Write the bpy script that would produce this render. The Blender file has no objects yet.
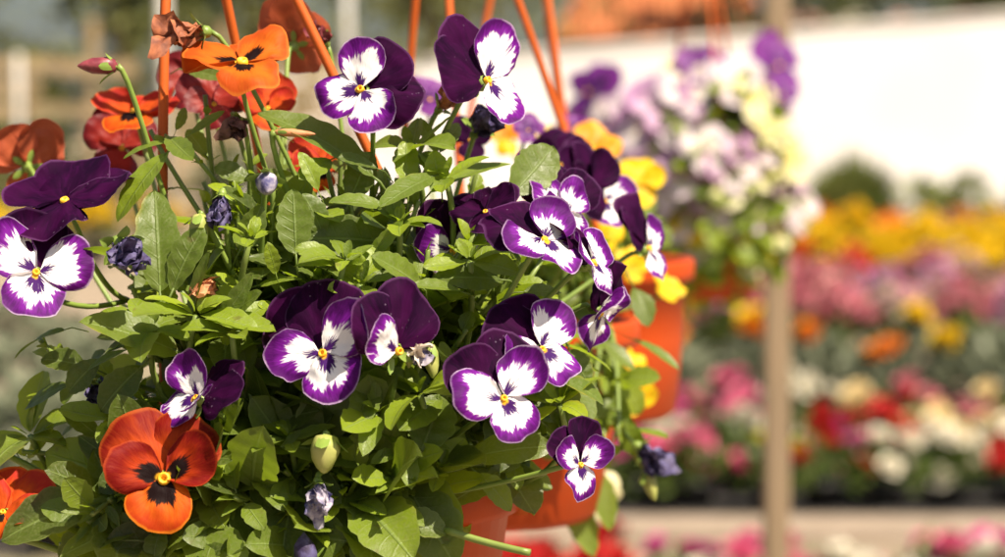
import bpy, math, random
from mathutils import Vector, Matrix, noise
R = math.radians
rng = random.Random(7)
scene = bpy.context.scene
COL = scene.collection

# ------------------------------------------------------------------ camera
FPX = 85.0 / 36.0 * 1005.0
CAM = Vector((0, 0, 1.15))
PITCH = math.atan((278.5 - 130.0) / FPX)
FWD = Vector((0, math.cos(PITCH), -math.sin(PITCH)))
UP = Vector((0, math.sin(PITCH), math.cos(PITCH)))
RT = Vector((1, 0, 0))
cd = bpy.data.cameras.new('camera')
cam = bpy.data.objects.new('camera', cd)
COL.objects.link(cam)
cam.location = CAM
cam.rotation_euler = (R(90) - PITCH, 0, 0)
cd.lens = 85
cd.sensor_width = 36
cd.clip_start = 0.05
cd.clip_end = 2000
cd.dof.use_dof = True
cd.dof.focus_distance = 0.90
cd.dof.aperture_fstop = 8.2
cd.dof.aperture_blades = 7
scene.camera = cam


def at(u, v, d):
    "world point seen at photo pixel (u, v) at depth d metres"
    return CAM + FWD * d + RT * ((u - 502.5) / FPX * d) + UP * ((278.5 - v) / FPX * d)


def cv(x, y, z):
    "vector given as right / up / towards the viewer"
    return RT * x + UP * y - FWD * z


def gx(u, d):
    return (u - 502.5) / FPX * d


# ------------------------------------------------------------------ objects
def put(name, mesh, parent=None):
    o = bpy.data.objects.new(name, mesh)
    COL.objects.link(o)
    if parent is not None:
        o.parent = parent
    return o


def tag(o, label=None, cat=None, group=None, kind=None):
    if label: o['label'] = label
    if cat: o['category'] = cat
    if group: o['group'] = group
    if kind: o['kind'] = kind
    return o


def thing(name, loc, label, cat, group=None, rz=0.0):
    o = bpy.data.objects.new(name, None)
    COL.objects.link(o)
    o.empty_display_size = 0.02
    o.location = loc
    o.rotation_euler = (0, 0, rz)
    return tag(o, label, cat, group)


class MB:
    def __init__(s):
        s.v = []; s.f = []; s.uv = []; s.t = []; s.mi = []

    def add(s, V, F, UV=None, tint=0.5, mi=0, M=None):
        b = len(s.v)
        if M is not None:
            V = [M @ Vector(p) for p in V]
        s.v += [tuple(p) for p in V]
        s.f += [tuple(i + b for i in f) for f in F]
        s.uv += list(UV) if UV else [(0.5, 0.5)] * len(V)
        s.t += [tint] * len(V)
        s.mi += [mi] * len(F)
        return s

    def mesh(s, name, mats, smooth=True):
        me = bpy.data.meshes.new(name)
        me.from_pydata(s.v, [], s.f)
        for m in (mats if isinstance(mats, (list, tuple)) else [mats]):
            me.materials.append(m)
        if len(set(s.mi)) > 1 or (s.mi and s.mi[0]):
            me.polygons.foreach_set('material_index', s.mi)
        uvl = me.uv_layers.new(name='UVMap')
        flat = []
        for l in me.loops:
            flat += s.uv[l.vertex_index]
        uvl.data.foreach_set('uv', flat)
        a = me.attributes.new('tint', 'FLOAT', 'POINT')
        a.data.foreach_set('value', s.t)
        if smooth:
            me.polygons.foreach_set('use_smooth', [True] * len(me.polygons))
        me.update()
        return me

    def obj(s, name, mats, parent=None, smooth=True):
        if parent is not None:
            inv = parent_world(parent).inverted()
            s.v = [tuple(inv @ Vector(p)) for p in s.v]
        return put(name, s.mesh(name, mats, smooth), parent)


def parent_world(o):
    m = Matrix.LocRotScale(o.location, o.rotation_euler, o.scale)
    if o.parent is not None:
        return parent_world(o.parent) @ m
    return m


# ------------------------------------------------------------------ shapes
def grid_faces(nr, nc, flip=False):
    F = []
    for i in range(nr - 1):
        for j in range(nc - 1):
            a = i * nc + j
            q = (a, a + 1, a + nc + 1, a + nc)
            F.append(q[::-1] if flip else q)
    return F


def tube(pts, rad, n=8, cap=True):
    pts = [Vector(p) for p in pts]
    if not isinstance(rad, (list, tuple)):
        rad = [rad] * len(pts)
    V = []; F = []; UV = []
    ref = Vector((0.31, 0.87, 0.37))
    for i, p in enumerate(pts):
        t = (pts[min(i + 1, len(pts) - 1)] - pts[max(i - 1, 0)])
        t = t.normalized() if t.length > 1e-9 else Vector((0, 0, 1))
        a = t.cross(ref)
        if a.length < 1e-4: a = t.cross(Vector((1, 0, 0)))
        a.normalize(); b = t.cross(a)
        for k in range(n):
            w = 2 * math.pi * k / n
            V.append(p + (a * math.cos(w) + b * math.sin(w)) * rad[i])
            UV.append((k / n, i / max(1, len(pts) - 1)))
    for i in range(len(pts) - 1):
        for k in range(n):
            F.append((i * n + k, i * n + (k + 1) % n, (i + 1) * n + (k + 1) % n, (i + 1) * n + k))
    if cap:
        F.append(tuple(range(n))[::-1])
        F.append(tuple((len(pts) - 1) * n + k for k in range(n)))
    return V, F, UV


def bez(p0, p1, p2, p3, n=10):
    out = []
    for i in range(n + 1):
        t = i / n; s = 1 - t
        out.append(p0 * s ** 3 + p1 * 3 * s * s * t + p2 * 3 * s * t * t + p3 * t ** 3)
    return out


def lathe(profile, n=32, M=None):
    V = []; F = []; UV = []
    m = len(profile)
    for i, (r, z) in enumerate(profile):
        for k in range(n):
            w = 2 * math.pi * k / n
            p = Vector((r * math.cos(w), r * math.sin(w), z))
            V.append(M @ p if M else p); UV.append((k / n, i / (m - 1)))
    for i in range(m - 1):
        for k in range(n):
            F.append((i * n + k, i * n + (k + 1) % n, (i + 1) * n + (k + 1) % n, (i + 1) * n + k))
    return V, F, UV


def box(cx, cy, cz, sx, sy, sz):
    V = [(cx + a * sx / 2, cy + b * sy / 2, cz + c * sz / 2) for a in (-1, 1) for b in (-1, 1) for c in (-1, 1)]
    F = [(0, 1, 3, 2), (4, 6, 7, 5), (0, 4, 5, 1), (2, 3, 7, 6), (0, 2, 6, 4), (1, 5, 7, 3)]
    return V, F


def petal(length, fan=72, pw=0.55, cup=0.0, curl=0.0, ruff=0.06, notch=0.0, r=None, NR=12, NA=25, crumple=0.0):
    "rounded petal fanning from its base: base at the origin, along +Y, face +Z; uv = (angle, radius)"
    r = r or rng
    ph1, ph2, ph3 = r.uniform(0, 6.3), r.uniform(0, 6.3), r.uniform(0, 6.3)
    k1, k2 = r.uniform(2.0, 3.2), r.uniform(4.5, 7)
    kb = r.uniform(-1.8, 1.2); ruff *= r.uniform(.7, 1.6)
    asym = r.uniform(-0.10, 0.10)
    off = Vector((r.uniform(-50, 50), r.uniform(-50, 50), r.uniform(-50, 50)))
    V = []; UV = []
    for j in range(NR + 1):
        rho = j / NR
        for i in range(NA):
            q = -1 + 2 * i / (NA - 1)
            ph = q * R(fan)
            L = max(0.0, math.cos(q * math.pi / 2 * 0.995)) ** pw
            L *= 1 + asym * q + 0.025 * math.sin(k2 * ph + ph3) - notch * math.exp(-(ph / 0.22) ** 2)
            rr = rho * L
            x, y = rr * math.sin(ph), rr * math.cos(ph)
            z = cup * rr * rr + curl * x * x + ruff * rho ** 3 * (0.7 * math.sin(k1 * ph * 2 + ph1) + 0.4 * math.sin(k2 * ph + ph2))
            z += kb * max(0, rho - .72) ** 2 * (0.6 + 0.8 * math.sin(1.7 * ph + ph2))
            z += 0.03 * noise.noise(Vector((x * 4, y * 4, 0)) + off)
            p = Vector((x, y, z))
            if crumple:
                p += crumple * noise.noise_vector(p * 3.2 + off) + 0.5 * crumple * noise.noise_vector(p * 8 + off)
            V.append(p * length)
            UV.append((q * 0.5 + 0.5, rho))
    return V, grid_faces(NR + 1, NA, True), UV


def leaf_shape(base, tip, width, nrm, bend=0.15, fold=0.25, petiole=0.0, r=None, NS=12, NT=7, teeth=5, wide=0.52, twist=0.0):
    "leaf blade from base to tip: crenate margin, folded midrib, arched towards -nrm at the tip; plus a short petiole"
    r = r or rng
    ax = tip - base; L = ax.length; ax.normalize()
    n = nrm - ax * nrm.dot(ax)
    if n.length < 1e-4: n = Vector((0, 0, 1)) - ax * ax.z
    n.normalize()
    sd = ax.cross(n)
    ph = r.uniform(0, 6.3); wv = r.uniform(0.02, 0.07); sb = r.uniform(-0.10, 0.10)
    p_exp = math.log(0.5) / math.log(wide)
    V = []; UV = []
    for i in range(NS + 1):
        s = i / NS
        w = math.sin(math.pi * min(1, max(0, s)) ** p_exp) ** 0.60 if 0 < s < 1 else 0.0
        w = w * width / 2 + width * 0.035 * (1 - s)
        sc = 1 + (0.13 * (abs(math.sin(math.pi * teeth * s)) - 0.5) if 0.12 < s < 0.97 else 0)
        tw = twist * s
        for j in range(NT):
            t = -1 + 2 * j / (NT - 1)
            lat = t * w * (sc if abs(t) > 0.99 else 1)
            h = -bend * L * (s * s * 1.3 - 0.3 * s) + fold * abs(lat) + wv * width * math.sin(5 * s + ph + t * 1.3) * abs(t)
            h += 0.018 * width * math.cos(9 * math.pi * s + 0) * (abs(t) * (1 - abs(t)) * 4)
            dl = sd * math.cos(tw) + n * math.sin(tw)
            dn = n * math.cos(tw) - sd * math.sin(tw)
            V.append(base + ax * (L * s * (1 - 0.1 * bend * s)) + dl * (lat + sb * L * s * (1 - s)) + dn * h)
            UV.append((t * 0.5 + 0.5, s))
    F = grid_faces(NS + 1, NT, True)
    if petiole > 0:
        e = base - ax * petiole - n * petiole * 0.35
        tv, tf, tu = tube([base + ax * L * 0.06, base - ax * petiole * 0.4, e], width * 0.035, 5)
        b = len(V)
        V += tv; F += [tuple(k + b for k in f) for f in tf]; UV += [(0.5, 0.02)] * len(tv)
    return V, F, UV


# ------------------------------------------------------------------ materials
class NT:
    def __init__(s, name):
        s.m = bpy.data.materials.new(name); s.m.use_nodes = True
        s.t = s.m.node_tree; s.t.nodes.clear()
        s.out = s.t.nodes.new('ShaderNodeOutputMaterial')

    def n(s, typ, **kw):
        nd = s.t.nodes.new('ShaderNode' + typ)
        for k, v in kw.items(): setattr(nd, k, v)
        return nd

    def link(s, a, b): s.t.links.new(a, b)

    def setin(s, sock, v):
        if isinstance(v, bpy.types.NodeSocket): s.link(v, sock)
        elif v is not None: sock.default_value = v

    def math(s, op, a, b=None, c=None, clamp=False):
        nd = s.n('Math', operation=op, use_clamp=clamp)
        for i, v in enumerate((a, b, c)):
            s.setin(nd.inputs[i], v)
        return nd.outputs[0]

    def smooth(s, x, a, b, lo=0.0, hi=1.0):
        nd = s.n('MapRange', interpolation_type='SMOOTHSTEP')
        for i, v in enumerate((x, a, b, lo, hi)): s.setin(nd.inputs[i], v)
        return nd.outputs[0]

    def mix(s, f, a, b, blend='MIX'):
        nd = s.n('Mix', data_type='RGBA', blend_type=blend)
        s.setin(nd.inputs[0], f)
        s.setin(nd.inputs[6], rgba(a)); s.setin(nd.inputs[7], rgba(b))
        return nd.outputs[2]

    def noise(s, vec, scale, detail=2.0, rough=0.5, dist=0.0, col=False):
        nd = s.n('TexNoise')
        if vec is not None: s.link(vec, nd.inputs['Vector'])
        nd.inputs['Scale'].default_value = scale
        nd.inputs['Detail'].default_value = detail
        nd.inputs['Roughness'].default_value = rough
        nd.inputs['Distortion'].default_value = dist
        return nd.outputs['Color' if col else 'Fac']

    def xyz(s, x, y, z=0.0):
        nd = s.n('CombineXYZ')
        for i, v in enumerate((x, y, z)): s.setin(nd.inputs[i], v)
        return nd.outputs[0]

    def uv(s):
        nd = s.n('UVMap'); nd.uv_map = 'UVMap'
        sp = s.n('SeparateXYZ'); s.link(nd.outputs[0], sp.inputs[0])
        return sp.outputs[0], sp.outputs[1]

    def rnd(s): return s.n('ObjectInfo').outputs['Random']

    def attr(s, name): return s.n('Attribute', attribute_name=name).outputs['Fac']

    def obj(s): return s.n('TexCoord').outputs['Object']

    def pos(s): return s.n('NewGeometry').outputs['Position']

    def bump(s, h, strength, dist=0.001):
        nd = s.n('Bump'); nd.inputs['Strength'].default_value = strength
        nd.inputs['Distance'].default_value = dist
        s.link(h, nd.inputs['Height'])
        return nd.outputs[0]

    def bsdf(s, color, rough=0.5, spec=0.5, normal=None, transl=0.0, tcolor=None, sheen=0.0, metal=0.0, coat=0.0, sheentint=None):
        p = s.n('BsdfPrincipled')
        s.setin(p.inputs['Base Color'], rgba(color))
        s.setin(p.inputs['Roughness'], rough)
        p.inputs['Specular IOR Level'].default_value = spec
        p.inputs['Metallic'].default_value = metal
        if coat: p.inputs['Coat Weight'].default_value = coat
        if sheen:
            p.inputs['Sheen Weight'].default_value = sheen
            p.inputs['Sheen Roughness'].default_value = 0.4
            if sheentint: p.inputs['Sheen Tint'].default_value = rgba(sheentint)
        if normal is not None: s.link(normal, p.inputs['Normal'])
        res = p.outputs[0]
        if transl:
            t = s.n('BsdfTranslucent')
            s.setin(t.inputs[0], rgba(tcolor if tcolor is not None else color))
            mx = s.n('MixShader'); mx.inputs[0].default_value = transl
            s.link(res, mx.inputs[1]); s.link(t.outputs[0], mx.inputs[2])
            res = mx.outputs[0]
        s.link(res, s.out.inputs[0])
        return s.m


def rgba(c):
    if isinstance(c, (tuple, list)):
        return (c[0], c[1], c[2], 1.0)
    return c


def mat_leaf():
    g = NT('leaf_green')
    u, v = g.uv()
    tint = g.attr('tint')
    a = g.math('ABSOLUTE', g.math('SUBTRACT', g.math('MULTIPLY', u, 2.0), 1.0))
    base = g.n('ValToRGB')
    cr = base.color_ramp
    cr.elements[0].position = 0.0; cr.elements[0].color = (0.040, 0.062, 0.009, 1)
    cr.elements[1].position = 1.0; cr.elements[1].color = (0.26, 0.34, 0.012, 1)
    e = cr.elements.new(0.45); e.color = (0.112, 0.162, 0.018, 1)
    e = cr.elements.new(0.7); e.color = (0.190, 0.262, 0.013, 1)
    nz = g.noise(g.pos(), 55.0, 3.0)
    nf = g.noise(g.pos(), 900.0, 2.0)
    tt = g.math('ADD', tint, g.math('MULTIPLY', g.math('SUBTRACT', nz, 0.5), 0.30))
    g.link(tt, base.inputs[0])
    # midrib and side veins
    rib = g.smooth(a, 0.02, 0.085, 1.0, 0.0)
    sv = g.math('SINE', g.math('MULTIPLY', g.math('SUBTRACT', v, g.math('ADD', g.math('MULTIPLY', a, 0.16), c0(g, nz, 0.10))), 44.0))
    vein = g.smooth(sv, 0.80, 1.0)
    vein = g.math('MULTIPLY', vein, g.smooth(a, 0.95, 0.4))
    c = g.mix(g.math('MULTIPLY', rib, 0.55), base.outputs[0], (0.22, 0.30, 0.085))
    c = g.mix(g.math('MULTIPLY', vein, 0.09), c, (0.18, 0.25, 0.07))
    c = g.mix(g.math('MULTIPLY', g.smooth(a, 0.90, 1.0), 0.35), c, (0.20, 0.25, 0.07))
    c = g.mix(g.smooth(nf, 0.35, 0.75, 0.0, 0.25), c, (0.21, 0.22, 0.09))
    # a few brown flecks
    fl = g.smooth(g.noise(g.pos(), 170.0, 2.0), 0.66, 0.76)
    c = g.mix(g.math('MULTIPLY', fl, 0.55), c, (0.12, 0.085, 0.03))
    ed = g.math('MULTIPLY', g.smooth(g.math('ADD', a, c0(g, g.noise(g.pos(), 28.0, 2.0), 2.2)), 1.15, 1.6), 0.7)
    c = g.mix(ed, c, (0.30, 0.26, 0.03))
    h = g.math('ADD', g.math('MULTIPLY', nf, 0.35), g.math('SUBTRACT', g.math('MULTIPLY', nz, 1.0), g.math('ADD', g.math('MULTIPLY', rib, 0.9), g.math('MULTIPLY', vein, 0.25))))
    nrm = g.bump(h, 0.5, 0.0008)
    tc = g.mix(0.6, c, (0.36, 0.50, 0.012))
    return g.bsdf(c, g.smooth(nf, 0.2, 0.8, 0.36, 0.54), 0.40, nrm, 0.42, tc)


def mat_stem(name='stem_green', c1=(0.13, 0.20, 0.035), c2=(0.22, 0.27, 0.06)):
    g = NT(name)
    nz = g.noise(g.pos(), 120.0, 2.0)
    c = g.mix(nz, c1, c2)
    return g.bsdf(c, 0.45, 0.5, None, 0.12, c)


def petal_noise(g):
    u, v = g.uv()
    rn = g.math('MULTIPLY', g.rnd(), 37.0)
    a = g.math('ABSOLUTE', g.math('SUBTRACT', g.math('MULTIPLY', u, 2.0), 1.0))
    streak = g.noise(g.xyz(g.math('MULTIPLY', u, 34.0), g.math('MULTIPLY', v, 3.0), rn), 1.0, 3.0, 0.6)
    low = g.noise(g.xyz(g.math('MULTIPLY', u, 5.0), g.math('MULTIPLY', v, 1.5), rn), 1.0, 2.0)
    fine = g.noise(g.xyz(g.math('MULTIPLY', u, 90.0), g.math('MULTIPLY', v, 8.0), rn), 1.0, 2.0)
    return u, v, a, streak, low, fine


def c0(g, x, k):
    return g.math('MULTIPLY', g.math('SUBTRACT', x, 0.5), k)


def mat_petal_white(name, thr0, blotch, yellow, ray=0.5):
    g = NT(name)
    u, v, a, st, lo, fi = petal_noise(g)
    thr = g.math('ADD', g.math('ADD', thr0, c0(g, g.rnd(), 0.20)), g.math('MULTIPLY', g.math('POWER', a, 3.0), 0.24))
    thr = g.math('ADD', thr, g.math('ADD', c0(g, st, 0.50), c0(g, lo, 0.70)))
    d = g.math('SUBTRACT', v, thr)
    m = g.smooth(d, -0.045, 0.05)
    white = g.mix(g.smooth(fi, 0.3, 0.8, 0.0, 0.25), (0.84, 0.81, 0.80), (0.70, 0.64, 0.72))
    purple = g.mix(g.smooth(d, 0.0, 0.28), (0.170, 0.009, 0.26), (0.058, 0.002, 0.086))
    purple = g.mix(g.smooth(fi, 0.35, 0.8, 0.0, 0.35), purple, (0.14, 0.007, 0.20))
    c = g.mix(m, white, purple)
    # faint lilac veins running from the throat
    vn = g.math('MULTIPLY', g.smooth(st, 0.60, 0.72), g.smooth(v, 0.75, 0.25))
    c = g.mix(g.math('MULTIPLY', vn, 0.14), c, (0.25, 0.12, 0.40))
    # dark rayed blotch
    b = g.math('ADD', blotch, g.math('ADD', c0(g, st, ray), g.math('MULTIPLY', g.math('POWER', a, 1.6), -0.30)))
    bm = g.smooth(g.math('SUBTRACT', b, v), -0.03, 0.035)
    c = g.mix(bm, c, (0.045, 0.006, 0.10))
    if yellow:
        y = g.smooth(g.math('ADD', v, c0(g, lo, 0.05)), yellow, yellow * 0.6)
        c = g.mix(y, c, (0.80, 0.42, 0.02))
    rim = g.math('MULTIPLY', g.smooth(g.math('ADD', v, c0(g, st, 0.03)), 0.960, 0.99), g.smooth(lo, 0.30, 0.62, 0.2, 0.9))
    c = g.mix(g.math('MULTIPLY', rim, 0.75), c, (0.56, 0.42, 0.60))
    nrm = g.bump(g.math('ADD', g.math('MULTIPLY', st, 1.0), g.math('MULTIPLY', fi, 0.5)), 0.35, 0.0006)
    return g.bsdf(c, 0.6, 0.12, nrm, 0.24, c)


def mat_petal_dark(name='petal_velvet_purple'):
    g = NT(name)
    u, v, a, st, lo, fi = petal_noise(g)
    c = g.mix(g.smooth(lo, 0.3, 0.7), (0.008, 0.0005, 0.010), (0.024, 0.0008, 0.022))
    c = g.mix(g.smooth(st, 0.45, 0.75, 0.0, 0.5), c, (0.036, 0.0016, 0.036))
    rim = g.smooth(v, 0.955, 0.99)
    c = g.mix(g.math('MULTIPLY', rim, 0.22), c, (0.20, 0.08, 0.22))
    sp = g.n('TexVoronoi'); sp.inputs['Scale'].default_value = 420.0
    g.link(g.pos(), sp.inputs['Vector'])
    pn = g.noise(g.pos(), 90.0, 1.0)
    dots = g.math('MULTIPLY', g.smooth(sp.outputs['Distance'], 0.20, 0.12), g.smooth(pn, 0.56, 0.68))
    c = g.mix(g.math('MULTIPLY', dots, 0.16), c, (0.42, 0.30, 0.45))
    nrm = g.bump(g.math('ADD', st, g.math('MULTIPLY', fi, 0.6)), 0.25, 0.0005)
    return g.bsdf(c, 0.75, 0.05, nrm, 0.05, (0.10, 0.003, 0.08))


def mat_petal_orange(name, body, edge, blotch, rimc, thr=0.62):
    g = NT(name)
    u, v, a, st, lo, fi = petal_noise(g)
    d = g.math('ADD', v, g.math('ADD', c0(g, lo, 0.9), c0(g, st, 0.35)))
    c = g.mix(g.smooth(d, thr - 0.25, thr + 0.3), body, edge)
    c = g.mix(g.smooth(fi, 0.35, 0.8, 0.0, 0.10), c, (0.50, 0.11, 0.012))
    vn = g.math('MULTIPLY', g.smooth(st, 0.56, 0.70), g.smooth(v, 0.9, 0.3))
    c = g.mix(g.math('MULTIPLY', vn, 0.22), c, (0.12, 0.005, 0.004))
    if blotch:
        b = g.math('ADD', blotch, g.math('ADD', c0(g, st, 0.40), g.math('MULTIPLY', g.math('POWER', a, 1.6), -0.28)))
        bm = g.smooth(g.math('SUBTRACT', b, v), -0.03, 0.05)
        c = g.mix(bm, c, (0.009, 0.0025, 0.0025))
        y = g.smooth(v, 0.13, 0.06)
        c = g.mix(y, c, (0.85, 0.45, 0.02))
    rim = g.smooth(v, 0.94, 0.985)
    c = g.mix(g.math('MULTIPLY', rim, 0.7), c, rimc)
    nrm = g.bump(g.math('ADD', st, g.math('MULTIPLY', fi, 0.5)), 0.35, 0.0006)
    return g.bsdf(c, 0.6, 0.12, nrm, 0.28, c)


def mat_petal_plain(name, c1, c2, blotch=None, bl=0.25):
    g = NT(name)
    u, v, a, st, lo, fi = petal_noise(g)
    c = g.mix(g.smooth(g.math('ADD', v, g.math('ADD', c0(g, lo, 0.5), c0(g, st, 0.3))), 0.35, 0.95), c1, c2)
    if blotch:
        b = g.math('ADD', bl, c0(g, st, 0.4))
        c = g.mix(g.smooth(g.math('SUBTRACT', b, v), -0.03, 0.05), c, blotch)
    nrm = g.bump(st, 0.3, 0.0006)
    return g.bsdf(c, 0.5, 0.3, nrm, 0.3, c, 0.05)


def mat_simple(name, c1, c2, scale=20.0, rough=0.7, transl=0.0, spec=0.4, bump=0.0, bdist=0.01, tint=False, coords='pos', detail=4.0):
    g = NT(name)
    p = g.pos() if coords == 'pos' else g.obj()
    nz = g.noise(p, scale, detail, 0.55)
    f = g.smooth(nz, 0.3, 0.7)
    if tint:
        f = g.math('ADD', g.math('MULTIPLY', f, 0.3), g.math('MULTIPLY', g.attr('tint'), 0.7))
    c = g.mix(f, c1, c2)
    nrm = g.bump(nz, bump, bdist) if bump else None
    return g.bsdf(c, rough, spec, nrm, transl, c)


LEAF = mat_leaf()
STEM = mat_stem()
SEPAL = mat_stem('sepal_green', (0.12, 0.21, 0.03), (0.25, 0.32, 0.06))
PWL = mat_petal_white('petal_white_purple_side', 0.62, 0.29, 0.0, 0.75)
PWB = mat_petal_white('petal_white_purple_lip', 0.72, 0.41, 0.15, 0.70)
DARK = mat_petal_dark()
OUP = mat_petal_orange('petal_orange_upper', (0.46, 0.055, 0.004), (0.18, 0.006, 0.003), 0, (0.40, 0.08, 0.012), 0.66)
OSD = mat_petal_orange('petal_orange_side', (0.40, 0.036, 0.003), (0.16, 0.004, 0.003), 0.48, (0.34, 0.045, 0.008), 0.50)
OLP = mat_petal_orange('petal_orange_lip', (0.55, 0.098, 0.004), (0.38, 0.032, 0.003), 0.54, (0.62, 0.20, 0.012), 0.72)
OBR = mat_petal_orange('petal_light_orange', (0.52, 0.115, 0.008), (0.44, 0.065, 0.008), 0.44, (0.55, 0.15, 0.02), 0.7)
PEACH = mat_petal_plain('petal_peach', (0.46, 0.105, 0.04), (0.40, 0.085, 0.035))
RED = mat_petal_plain('petal_deep_red', (0.28, 0.016, 0.008), (0.13, 0.004, 0.008))
REDOR = mat_petal_orange('petal_red_orange', (0.50, 0.065, 0.008), (0.36, 0.020, 0.014), 0, (0.50, 0.10, 0.02), 0.62)
YEL = mat_petal_plain('petal_yellow', (0.72, 0.45, 0.004), (0.76, 0.52, 0.006))
YELO = mat_petal_plain('petal_orange_yellow', (0.70, 0.25, 0.006), (0.72, 0.30, 0.01))
LILAC = mat_petal_plain('petal_lilac', (0.54, 0.38, 0.48), (0.44, 0.24, 0.42))
CREAM = mat_petal_plain('petal_cream', (0.62, 0.58, 0.22), (0.66, 0.62, 0.38))
PALEW = mat_petal_plain('petal_pale_white', (0.66, 0.60, 0.52), (0.60, 0.50, 0.56))
VIOL = mat_petal_plain('petal_violet', (0.10, 0.012, 0.15), (0.17, 0.025, 0.21))
EYE = mat_simple('flower_eye_yellow', (0.80, 0.34, 0.01), (0.85, 0.52, 0.03), 600.0, 0.5, 0.1)
WILT = mat_simple('wilted_indigo', (0.022, 0.010, 0.040), (0.10, 0.085, 0.20), 260.0, 0.6, 0.1, 0.4, 0.4, 0.001)
WILTB = mat_simple('wilted_blue_white', (0.05, 0.045, 0.16), (0.50, 0.45, 0.50), 240.0, 0.6, 0.15, 0.4, 0.4, 0.001)
WILTO = mat_simple('wilted_brown_red', (0.16, 0.050, 0.028), (0.42, 0.14, 0.06), 170.0, 0.65, 0.15, 0.3, 0.4, 0.001)
WILTD = mat_simple('wilted_dark_brown', (0.05, 0.022, 0.018), (0.13, 0.06, 0.045), 200.0, 0.7, 0.05, 0.3, 0.5, 0.001)
WILTP = mat_simple('wilted_peach', (0.52, 0.19, 0.07), (0.62, 0.28, 0.14), 170.0, 0.6, 0.2, 0.3, 0.4, 0.001)
WILTL = mat_simple('wilted_cream', (0.60, 0.48, 0.36), (0.70, 0.62, 0.56), 200.0, 0.6, 0.2, 0.3, 0.4, 0.001)
BUDM = mat_simple('bud_maroon', (0.15, 0.018, 0.030), (0.26, 0.05, 0.06), 300.0, 0.45, 0.1, 0.5, 0.3, 0.0006)
POD = mat_simple('seed_pod_green', (0.26, 0.30, 0.06), (0.40, 0.40, 0.12), 160.0, 0.45, 0.15)
SOIL = mat_simple('potting_soil', (0.02, 0.014, 0.009), (0.06, 0.04, 0.025), 180.0, 0.95, 0, 0.2, 0.8, 0.004)


def mat_plastic(name, c, dirt):
    g = NT(name)
    nz = g.noise(g.obj(), 14.0, 5.0, 0.6)
    fi = g.noise(g.obj(), 420.0, 2.0)
    col = g.mix(g.smooth(nz, 0.5, 0.75, 0.0, 0.4), c, dirt)
    col = g.mix(g.smooth(fi, 0.60, 0.75, 0.0, 0.25), col, dirt)
    return g.bsdf(col, g.smooth(nz, 0.3, 0.7, 0.45, 0.62), 0.22, g.bump(fi, 0.15, 0.0006), 0.05, c)


POTO = mat_plastic('pot_orange_plastic', (0.42, 0.050, 0.004), (0.30, 0.06, 0.015))
STRAPM = mat_plastic('strap_orange_plastic', (0.50, 0.095, 0.014), (0.36, 0.085, 0.025))
POTK = mat_simple('pot_black_plastic', (0.012, 0.012, 0.013), (0.03, 0.028, 0.026), 14.0, 0.5)
POTT = mat_simple('pot_terracotta', (0.32, 0.10, 0.045), (0.42, 0.15, 0.07), 20.0, 0.8)
WIRE = mat_simple('wire_galvanised', (0.30, 0.30, 0.30), (0.42, 0.42, 0.41), 80.0, 0.4)

# ------------------------------------------------------------------ viola flowers
PX = 1.0 / FPX


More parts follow.
